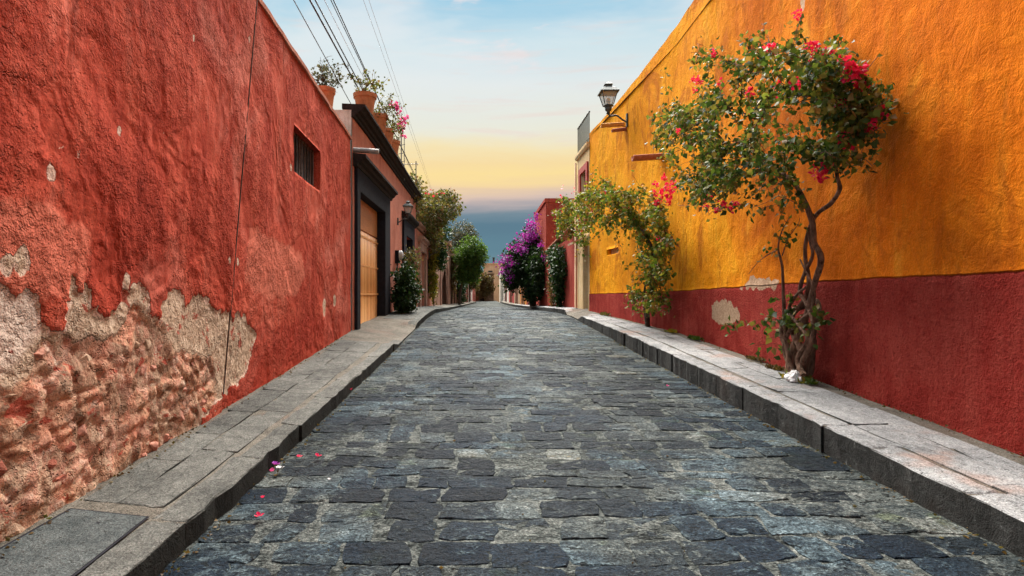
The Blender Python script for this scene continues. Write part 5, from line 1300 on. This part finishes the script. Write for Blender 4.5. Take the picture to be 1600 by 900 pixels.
# ---- generic shrub / tree / vine
def shrub(name, label, cat, base, trunk, blobs, natt, nleaf, lsize, lmat, bark='bark_d', seed=1, flowers=None, group=None, tipr=.004, mx=.05, back=4, spread=.07, wid=.42, droop=.2, foliage='crown', trunk_name='trunk', step_=.2):
    rng = np.random.default_rng(seed); t = empty(name, tuple(base), label, cat, group); T = Tree()
    for pts, rr in trunk: T.line(pts, rr)
    root = np.array(T.p[-1]); att = []
    for c, rad, wgt in blobs: att += blob_attract(max(3, int(natt * wgt)), c, rad, rng)
    tips = T.grow(att, rng, .05, step_, .1, root); r = T.radii(tipr, 2.3, mx); m, thin = T.mesh(r, 5, 0)
    attach(t, m.build(trunk_name, M[bark], smooth=True))
    b, d, s = leaves_on(T, tips, rng, nleaf, lsize, back, spread, droop); V, Q = leaf_mesh(b, d, s, rng, wid)
    o = npobj(foliage, V, Q, M[lmat]); tag(o, kind='stuff'); attach(t, o)
    if flowers:
        fm, ps, fs, n = flowers
        b = np.concatenate([np.array(c) + rng.normal(size=(int(n * w_), 3)) * np.array(sd) for c, sd, w_ in ps]); V, Q = leaf_mesh(b, rng.normal(size=b.shape), fs * rng.uniform(.7, 1.3, len(b)), rng, .46, .18)
        o = npobj('blossom', V, Q, M[fm]); tag(o, kind='stuff'); attach(t, o)
    return t, T
def gz(x, y): return swl_z(x, y) if x < 0 else swr_z(x, y)

# dark shrub by the garage, wispy companion, climber on the pink house
x, y = -2.25, 18.3; z = gz(x, y)
shrub('shrub', 'dense dark green shrub at the garage portal corner', 'shrub', (x, y, z), [([(x, y, z - .05), (x - .02, y + .02, z + .3), (x, y, z + .6)], [.04, .03, .02])], [((x, y, z + .78), (.40, .75, .74), 1), ((x + .02, y - .2, z + .4), (.36, .55, .42), .5)], 260, 4200, .10, 'leaf_d', seed=3, foliage='foliage', trunk_name='stem', tipr=.004)
x, y = -2.35, 20.2; z = gz(x, y)
shrub('shrub', 'wispy reddish green shrub right behind the dense dark one', 'shrub', (x, y, z), [([(x, y, z - .05), (x, y, z + .6), (x + .05, y, z + 1.2)], [.03, .024, .015])], [((x + .05, y + .1, z + 1.35), (.36, .55, .75), 1), ((x, y, z + .6), (.3, .5, .5), .4)], 120, 900, .09, 'leaf_o', seed=4, foliage='foliage', trunk_name='stem')
x, y = -2.38, 31.5; z = gz(x, y)
shrub('climbing_vine', 'yellowish climber growing up the pink stone house', 'vine', (x, y, z), [([(x, y, z - .05), (x - .05, y, z + 1.4), (x - .08, y, z + 2.6)], [.03, .02, .01])], [((x - .05, y, z + 1.6), (.22, .8, 1.5), 1), ((x - .02, y, z + 2.5), (.3, .8, .6), .4)], 160, 2200, .12, 'leaf_y', seed=5, foliage='foliage', trunk_name='stem')
# roof shrub spilling over the pink house
x, y, z = -3.0, 27.5, 4.35
shrub('rooftop_shrub', 'big straggly shrub spilling over the pink house roof edge', 'shrub', (x, y, z), [([(x, y, z), (x + .1, y, z + .5), (x + .3, y, z + .9)], [.08, .06, .04])],
      [((-2.4, 27.5, 5.1), (.95, 2.4, .9), 1), ((-1.65, 28.5, 5.5), (.9, 1.5, .85), .6), ((-2.2, 29.5, 4.2), (.45, 1.3, .8), .35), ((-2.75, 24.5, 5.55), (.45, 1.3, .6), .35)], 520, 7200, .13, 'leaf_o', seed=6, foliage='foliage', trunk_name='stem', spread=.1,
      flowers=('bract', [((-1.9, 26.5, 5.7), (.35, .6, .12), 1)], .09, 22), tipr=.005)
x, y, z = -2.6, 31.8, 4.4
shrub('rooftop_shrub', 'dark hanging greenery just beyond the straggly roof shrub', 'shrub', (x, y, z), [([(x, y, z), (x + .1, y, z + .3), (x + .3, y, z + .5)], [.06, .05, .03])], [((-2.2, 31.5, 4.55), (.7, 1.6, .7), 1), ((-2.1, 32.0, 3.4), (.32, .9, .8), .5)], 220, 3000, .13, 'leaf_d', seed=16, foliage='foliage', trunk_name='stem', spread=.1)
# round green tree, feathery tree
x, y = -1.55, 46; z = gz(x, y)
shrub('round_tree', 'round bright green tree leaning over the left pavement', 'tree', (x, y, z), [([(x, y, z - .1), (x + .1, y, z + 1.3), (x + .6, y, z + 2.4), (-.72, y, 3.5)], [.12, .1, .09, .07])], [((-.70, y, 4.15), (1.25, 1.3, 1.45), 1), ((-.95, y, 3.0), (1.0, 1.0, .9), .4)], 480, 11000, .15, 'leaf_m', seed=7, spread=.12, tipr=.006)
x, y = -2.3, 49; z = gz(x, y)
shrub('feathery_tree', 'sparse grey feathery tree above the round green one', 'tree', (x, y, z), [([(x, y, z - .1), (x + .1, y, 3), (x + .5, y, 4.6)], [.12, .09, .06])], [((-1.35, y, 6.0), (1.25, 1.3, 1.25), 1), ((-1.9, y, 4.8), (.9, 1.2, .9), .5)], 320, 3600, .14, 'leaf_g', seed=8, spread=.14, tipr=.007, droop=0)
x, y = -2.2, 47.2; z = gz(x, y)
shrub('climbing_vine', 'brown creeper covering the dark rubble house front', 'vine', (x, y, z), [([(x, y, z - .05), (x + .05, y + .3, z + 1.6), (x + .05, y + .6, z + 3)], [.05, .04, .02])], [((-2.1, 47.6, 3.0), (.25, 1.6, 1.8), 1)], 160, 1800, .16, 'leaf_br', seed=9, foliage='foliage', trunk_name='stem')
x, y = -.2, 82.8; z = road_z(y)
shrub('climbing_vine', 'dry brown creeper heaped over the house at the street end', 'vine', (x, y, z), [([(x, y, z - .05), (x + .2, y, z + 1.6), (x + .5, y, z + 2.4)], [.08, .06, .04])], [((.6, 83, 2.4), (1.5, .6, 1.7), 1), ((-1.0, 81, 1.8), (.8, .8, 1.4), .5)], 240, 4200, .22, 'leaf_br', seed=10, foliage='foliage', trunk_name='stem', spread=.15, tipr=.01)
x, y = -1.75, 52; z = gz(x, y)
shrub('shrub', 'dark shrubbery in the shade below the round green tree', 'shrub', (x, y, z), [([(x, y, z - .05), (x, y, z + .6), (x + .1, y, z + 1.2)], [.05, .04, .03])], [((-1.65, 52, 1.9), (.5, 2.0, 1.5), 1), ((-1.5, 55, 2.6), (.4, 1.5, 1.0), .4)], 200, 3200, .16, 'leaf_d', seed=19, foliage='foliage', trunk_name='stem', spread=.12)
x, y = -1.1, 63; z = gz(x, y)
shrub('small_tree', 'dim olive tree far down the left pavement before the white house', 'tree', (x, y, z), [([(x, y, z - .05), (x, y, z + 1.2), (x + .1, y, z + 2)], [.08, .06, .05])], [((-.8, 63, 2.9), (.8, 1.2, 1.0), 1)], 140, 1800, .18, 'leaf_o', seed=20, spread=.14, tipr=.008)
x, y = 3.1, 66; z = road_z(y)
shrub('small_tree', 'little yellow leaved tree far down the right pavement', 'tree', (x, y, z), [([(x, y, z - .05), (x, y, z + 1.2), (x + .05, y, z + 2)], [.07, .05, .04])], [((3.35, 66, 3.0), (.9, .9, 1.1), 1)], 120, 1500, .16, 'leaf_y', seed=12, spread=.12, tipr=.008)
# purple bougainvillea tree over the right pavement
x, y = 2.95, 33.5; z = gz(x, y)
shrub('bougainvillea_tree', 'huge dark bougainvillea topped with purple bloom over the right pavement', 'bougainvillea', (x, y, z), [([(x, y, z - .1), (x - .05, y, z + 1.2), (x - .3, y, z + 2.0), (2.5, y, 3.2)], [.16, .13, .11, .09]), ([(x - .1, y + .3, z - .1), (x - .25, y + .3, z + 1.3), (2.3, y + .4, 2.7)], [.09, .07, .05])],
      [((2.5, 33.3, 2.9), (1.2, 1.6, 1.35), 1), ((3.15, 31.3, 2.55), (.7, 1.3, 1.15), .6), ((1.75, 34, 2.45), (.6, 1.2, .95), .4), ((2.85, 33.5, 4.3), (.5, .8, .8), .2), ((2.2, 33.5, 3.7), (.8, 1., .6), .25), ((2.9, 32.5, 1.7), (.6, 1., .8), .3)], 700, 15000, .15, 'leaf_d', seed=13, spread=.12, tipr=.006,
      flowers=('bract_p', [((2.82, 32.7, 4.75), (.20, .3, .34), .34), ((2.45, 32.3, 4.35), (.28, .25, .16), .16), ((1.95, 32.3, 3.85), (.26, .25, .12), .12), ((1.35, 32.5, 3.1), (.20, .25, .20), .16), ((1.72, 32.2, 2.95), (.10, .15, .08), .05), ((2.95, 31.9, 5.45), (.08, .15, .10), .03), ((3.3, 30.0, 3.15), (.14, .15, .08), .05), ((3.0, 30.4, 3.8), (.09, .15, .06), .03), ((1.2, 32.8, 2.55), (.10, .15, .06), .02), ((1.6, 32.4, 2.3), (.14, .2, .28), .05), ((2.3, 31.9, 3.6), (.12, .15, .08), .04)], .11, 900))
x, y = 3.2, 24.2; z = gz(x, y)
shrub('climbing_vine', 'dark green vine tumbling down the faded red garden wall', 'vine', (x, y, z), [([(x, y, z - .05), (x + .03, y, z + 1.0), (x + .02, y, z + 2.0)], [.06, .05, .03])], [((3.12, 24.3, 2.45), (.36, 1.2, .85), 1), ((3.18, 24.2, 1.5), (.18, .4, .7), .35), ((3.1, 25.3, 2.9), (.35, .9, .5), .3)], 260, 4200, .11, 'leaf_d', seed=14, foliage='foliage', trunk_name='stem', spread=.08)
x, y = 3.28, 27.0; z = gz(x, y)
shrub('climbing_vine', 'thin brown ivy low on the red garden wall beneath the purple bloom', 'vine', (x, y, z), [([(x, y, z - .05), (x + .02, y, z + .8), (x, y, z + 1.5)], [.03, .02, .01])], [((3.22, 27.0, 1.6), (.12, .9, .9), 1)], 90, 900, .10, 'leaf_br', seed=15, foliage='foliage', trunk_name='stem')
x, y = 3.6, 21.9; z = 2.95
shrub('rooftop_shrub', 'loose shrub with red tips leaning beside the cream house', 'shrub', (x, y, z), [([(x, y, z), (x - .1, y, z + .5), (x - .2, y, z + 1.)], [.04, .03, .02])], [((3.15, 21.8, 4.1), (.55, .6, .9), 1)], 120, 900, .11, 'leaf_b2', seed=17, foliage='foliage', trunk_name='stem', flowers=('bract', [((3.1, 21.7, 4.7), (.3, .3, .3), 1)], .08, 14))
# cactus behind the garden wall
ct = empty('column_cactus', (3.75, 26.2, 3.6), 'tall green column cactus rising behind the red garden wall', 'cactus')
for k, (dx, dy, z0, z1, r_) in enumerate(((-.02, 0, -1.5, 1.95, .10), (-.28, .1, -1.5, 1.35, .16), (-.22, -.2, -1.5, 1.1, .12))):
    v = []; f = []; n = 20; zs_ = np.linspace(z0, z1, 10)
    for z in zs_:
        rr = r_ * (1 if z < z1 - .2 else math.sqrt(max(0, 1 - ((z - z1 + .2) / .21) ** 2)))
        for q in range(n):
            a = 2 * math.pi * q / n; q2 = rr * (1 + (.14 if q % 2 else -.08)); v.append((dx + q2 * math.cos(a), dy + q2 * math.sin(a), z))
    f = [(i * n + q, i * n + (q + 1) % n, (i + 1) * n + (q + 1) % n, (i + 1) * n + q) for i in range(9) for q in range(n)]
    obj('column', v, f, M['cactus'], ct)

# ---- pots on the roofs
def potted(base, rp, hp, label, blobs, natt, nleaf, lsz, lmat, seed, flowers=None):
    rng = np.random.default_rng(seed); t = empty('potted_plant', base, label, 'potted plant', 'potted plants along the salmon roof'); b = Vector(base)
    m = MB(); m.lathe([(0, 0), (rp * .68, 0), (rp * .9, hp * .8), (rp * 1.0, hp * .8), (rp * 1.04, hp), (rp * .92, hp), (rp * .88, hp * .88), (0, hp * .87)], (0, 0, 0), 20); m.build('pot', M['terracotta'], t, smooth=False)
    m = MB(); m.lathe([(0, hp * .9), (rp * .5, hp * .9), (rp * .885, hp * .885)], (0, 0, 0), 16); m.build('soil', M['soil'], t)
    T = Tree(); T.line([(0, 0, hp * .85), (.01, 0, hp * 1.1), (.02, .01, hp * 1.3)], [.014, .012, .008]); att = []
    for c, rad, w_ in blobs: att += blob_attract(max(3, int(natt * w_)), c, rad, rng)
    tips = T.grow(att, rng, .03, .1, .1, np.array((0, 0, hp))); r = T.radii(.0035, 2.3, .012); m, th_ = T.mesh(r, 5, 0); m.build('stem', M['twig'], t)
    b_, d, s = leaves_on(T, tips, rng, nleaf, lsz, 3, .035, .15); V, Q = leaf_mesh(b_, d, s, rng); o = npobj('foliage', V, Q, M[lmat], t); tag(o, kind='stuff')
    if flowers:
        for c in flowers:
            o = bpy.data.objects.new('flower_cluster', cluster_mesh('bract_pink', int(rng.integers(0, 4)), 1)); COL.objects.link(o); o.parent = t; o.location = c; o.scale = (.10,) * 3; o.rotation_euler = tuple(rng.uniform(0, 6, 3))
    return t
potted((-3.34, 13.1, 5.30), .22, .50, 'terracotta pot with wiry grey shrub on the whitewashed gable', [((.12, 0, .85), (.42, .35, .38), 1), ((-.25, 0, .7), (.25, .2, .25), .5)], 90, 420, .065, 'leaf_g', 51)
potted((-2.60, 13.75, 5.43), .26, .46, 'widest terracotta pot with thin green shoots on the salmon cornice', [((.05, 0, .75), (.5, .4, .35), 1)], 60, 240, .07, 'leaf_o', 52)
potted((-2.60, 15.5, 5.43), .25, .50, 'terracotta pot with pink flowering bougainvillea on the salmon cornice', [((.25, 0, .65), (.45, .45, .45), 1), ((.50, .2, .35), (.3, .4, .35), .5)], 100, 380, .07, 'leaf_o', 53, [(.45, .1, .75), (.5, -.1, .7), (.65, .2, .5), (.6, .1, .35), (.35, 0, .8), (.6, .3, .25), (.55, -.2, .55)])
potted((-2.60, 16.7, 5.43), .25, .46, 'terracotta pot with sparse sprigs beyond the pink flowers', [((.2, 0, .6), (.35, .35, .3), 1)], 50, 150, .07, 'leaf_o', 54, [(.4, .1, .6), (.5, .1, .3)])
potted((-2.60, 17.9, 5.43), .25, .44, 'last terracotta pot on the salmon cornice nearest the mast', [((.1, 0, .5), (.25, .25, .2), 1)], 30, 60, .06, 'leaf_g', 55)

# ---- weeds in the joints at the wall foot
def weed(px, py, t_, n, size, label, mat='leaf_o', seed=1, spr=.13):
    b = wallR(px, py, t_); z = swr_z(b.x, b.y); rng = np.random.default_rng(seed)
    p = rng.normal(size=(n, 3)) * np.array([.03, spr, .0]); d = rng.normal(size=(n, 3)) * .6; d[:, 2] = np.abs(d[:, 2]) + .35
    V, Q = leaf_mesh(p, d, size * rng.uniform(.5, 1.3, n), rng, .2); o = npobj('weed_tuft', V, Q, M[mat]); o.location = (b.x, b.y, z + .004); tag(o, label, 'weed', 'weeds along the yellow wall')
weed(1085, 528, .10, 160, .08, 'low green weed tuft midway between the two bougainvilleas', 'leaf_m', 1)
weed(1050, 518, .10, 170, .07, 'yellowish weed tuft nearer the small bougainvillea', 'leaf_y', 2, .08)
weed(945, 494, .10, 160, .10, 'weed tuft at the yellow wall foot near the cream house', 'leaf_o', 3)
weed(1212, 574, .16, 230, .06, 'dry brown weeds just left of the large trunk', 'leaf_br', 4, .08)
weed(1247, 548, .25, 200, .10, 'green sprouts at the base of the large trunk', 'leaf_b2', 5)
weed(1180, 556, .06, 140, .06, 'brown leaf litter along the wall left of the large bougainvillea', 'leaf_br', 6)

# ---- dry leaves and grit gathered in the gutters and at the wall feet
rng = np.random.default_rng(90); pts_ = []
def scatter(n, xf, zf, y0, y1, sx):
    for _ in range(n):
        y = y0 + (y1 - y0) * rng.random() ** 1.6; x = xf(y) + rng.normal() * sx; pts_.append((x, y, zf(x, y) + .012))
scatter(260, lambda y: kr_x(y) - .07, lambda x, y: bed_z(x, y), 3, 17, .035); scatter(160, lambda y: kl_x(y) + .06, lambda x, y: bed_z(x, y), 3, 14, .03)
scatter(240, lambda y: wr_x(y) - .07, lambda x, y: swr_z(x, y), 3.5, 18, .03); scatter(170, lambda y: wl_x(y) + .06, lambda x, y: swl_z(x, y), 2.6, 12, .03)
scatter(90, lambda y: .6, lambda x, y: bed_z(x, y), 3, 14, 1.2)
p_ = np.array(pts_); d_ = rng.normal(size=p_.shape); d_[:, 2] = np.abs(d_[:, 2]) * .25
V, Q = leaf_mesh(p_, d_, rng.uniform(.010, .034, len(p_)), rng, .38, .2)
tag(npobj('leaf_litter', V, Q, M['leaf_br']), 'dry leaf litter gathered along the kerbs and wall feet', kind='stuff')
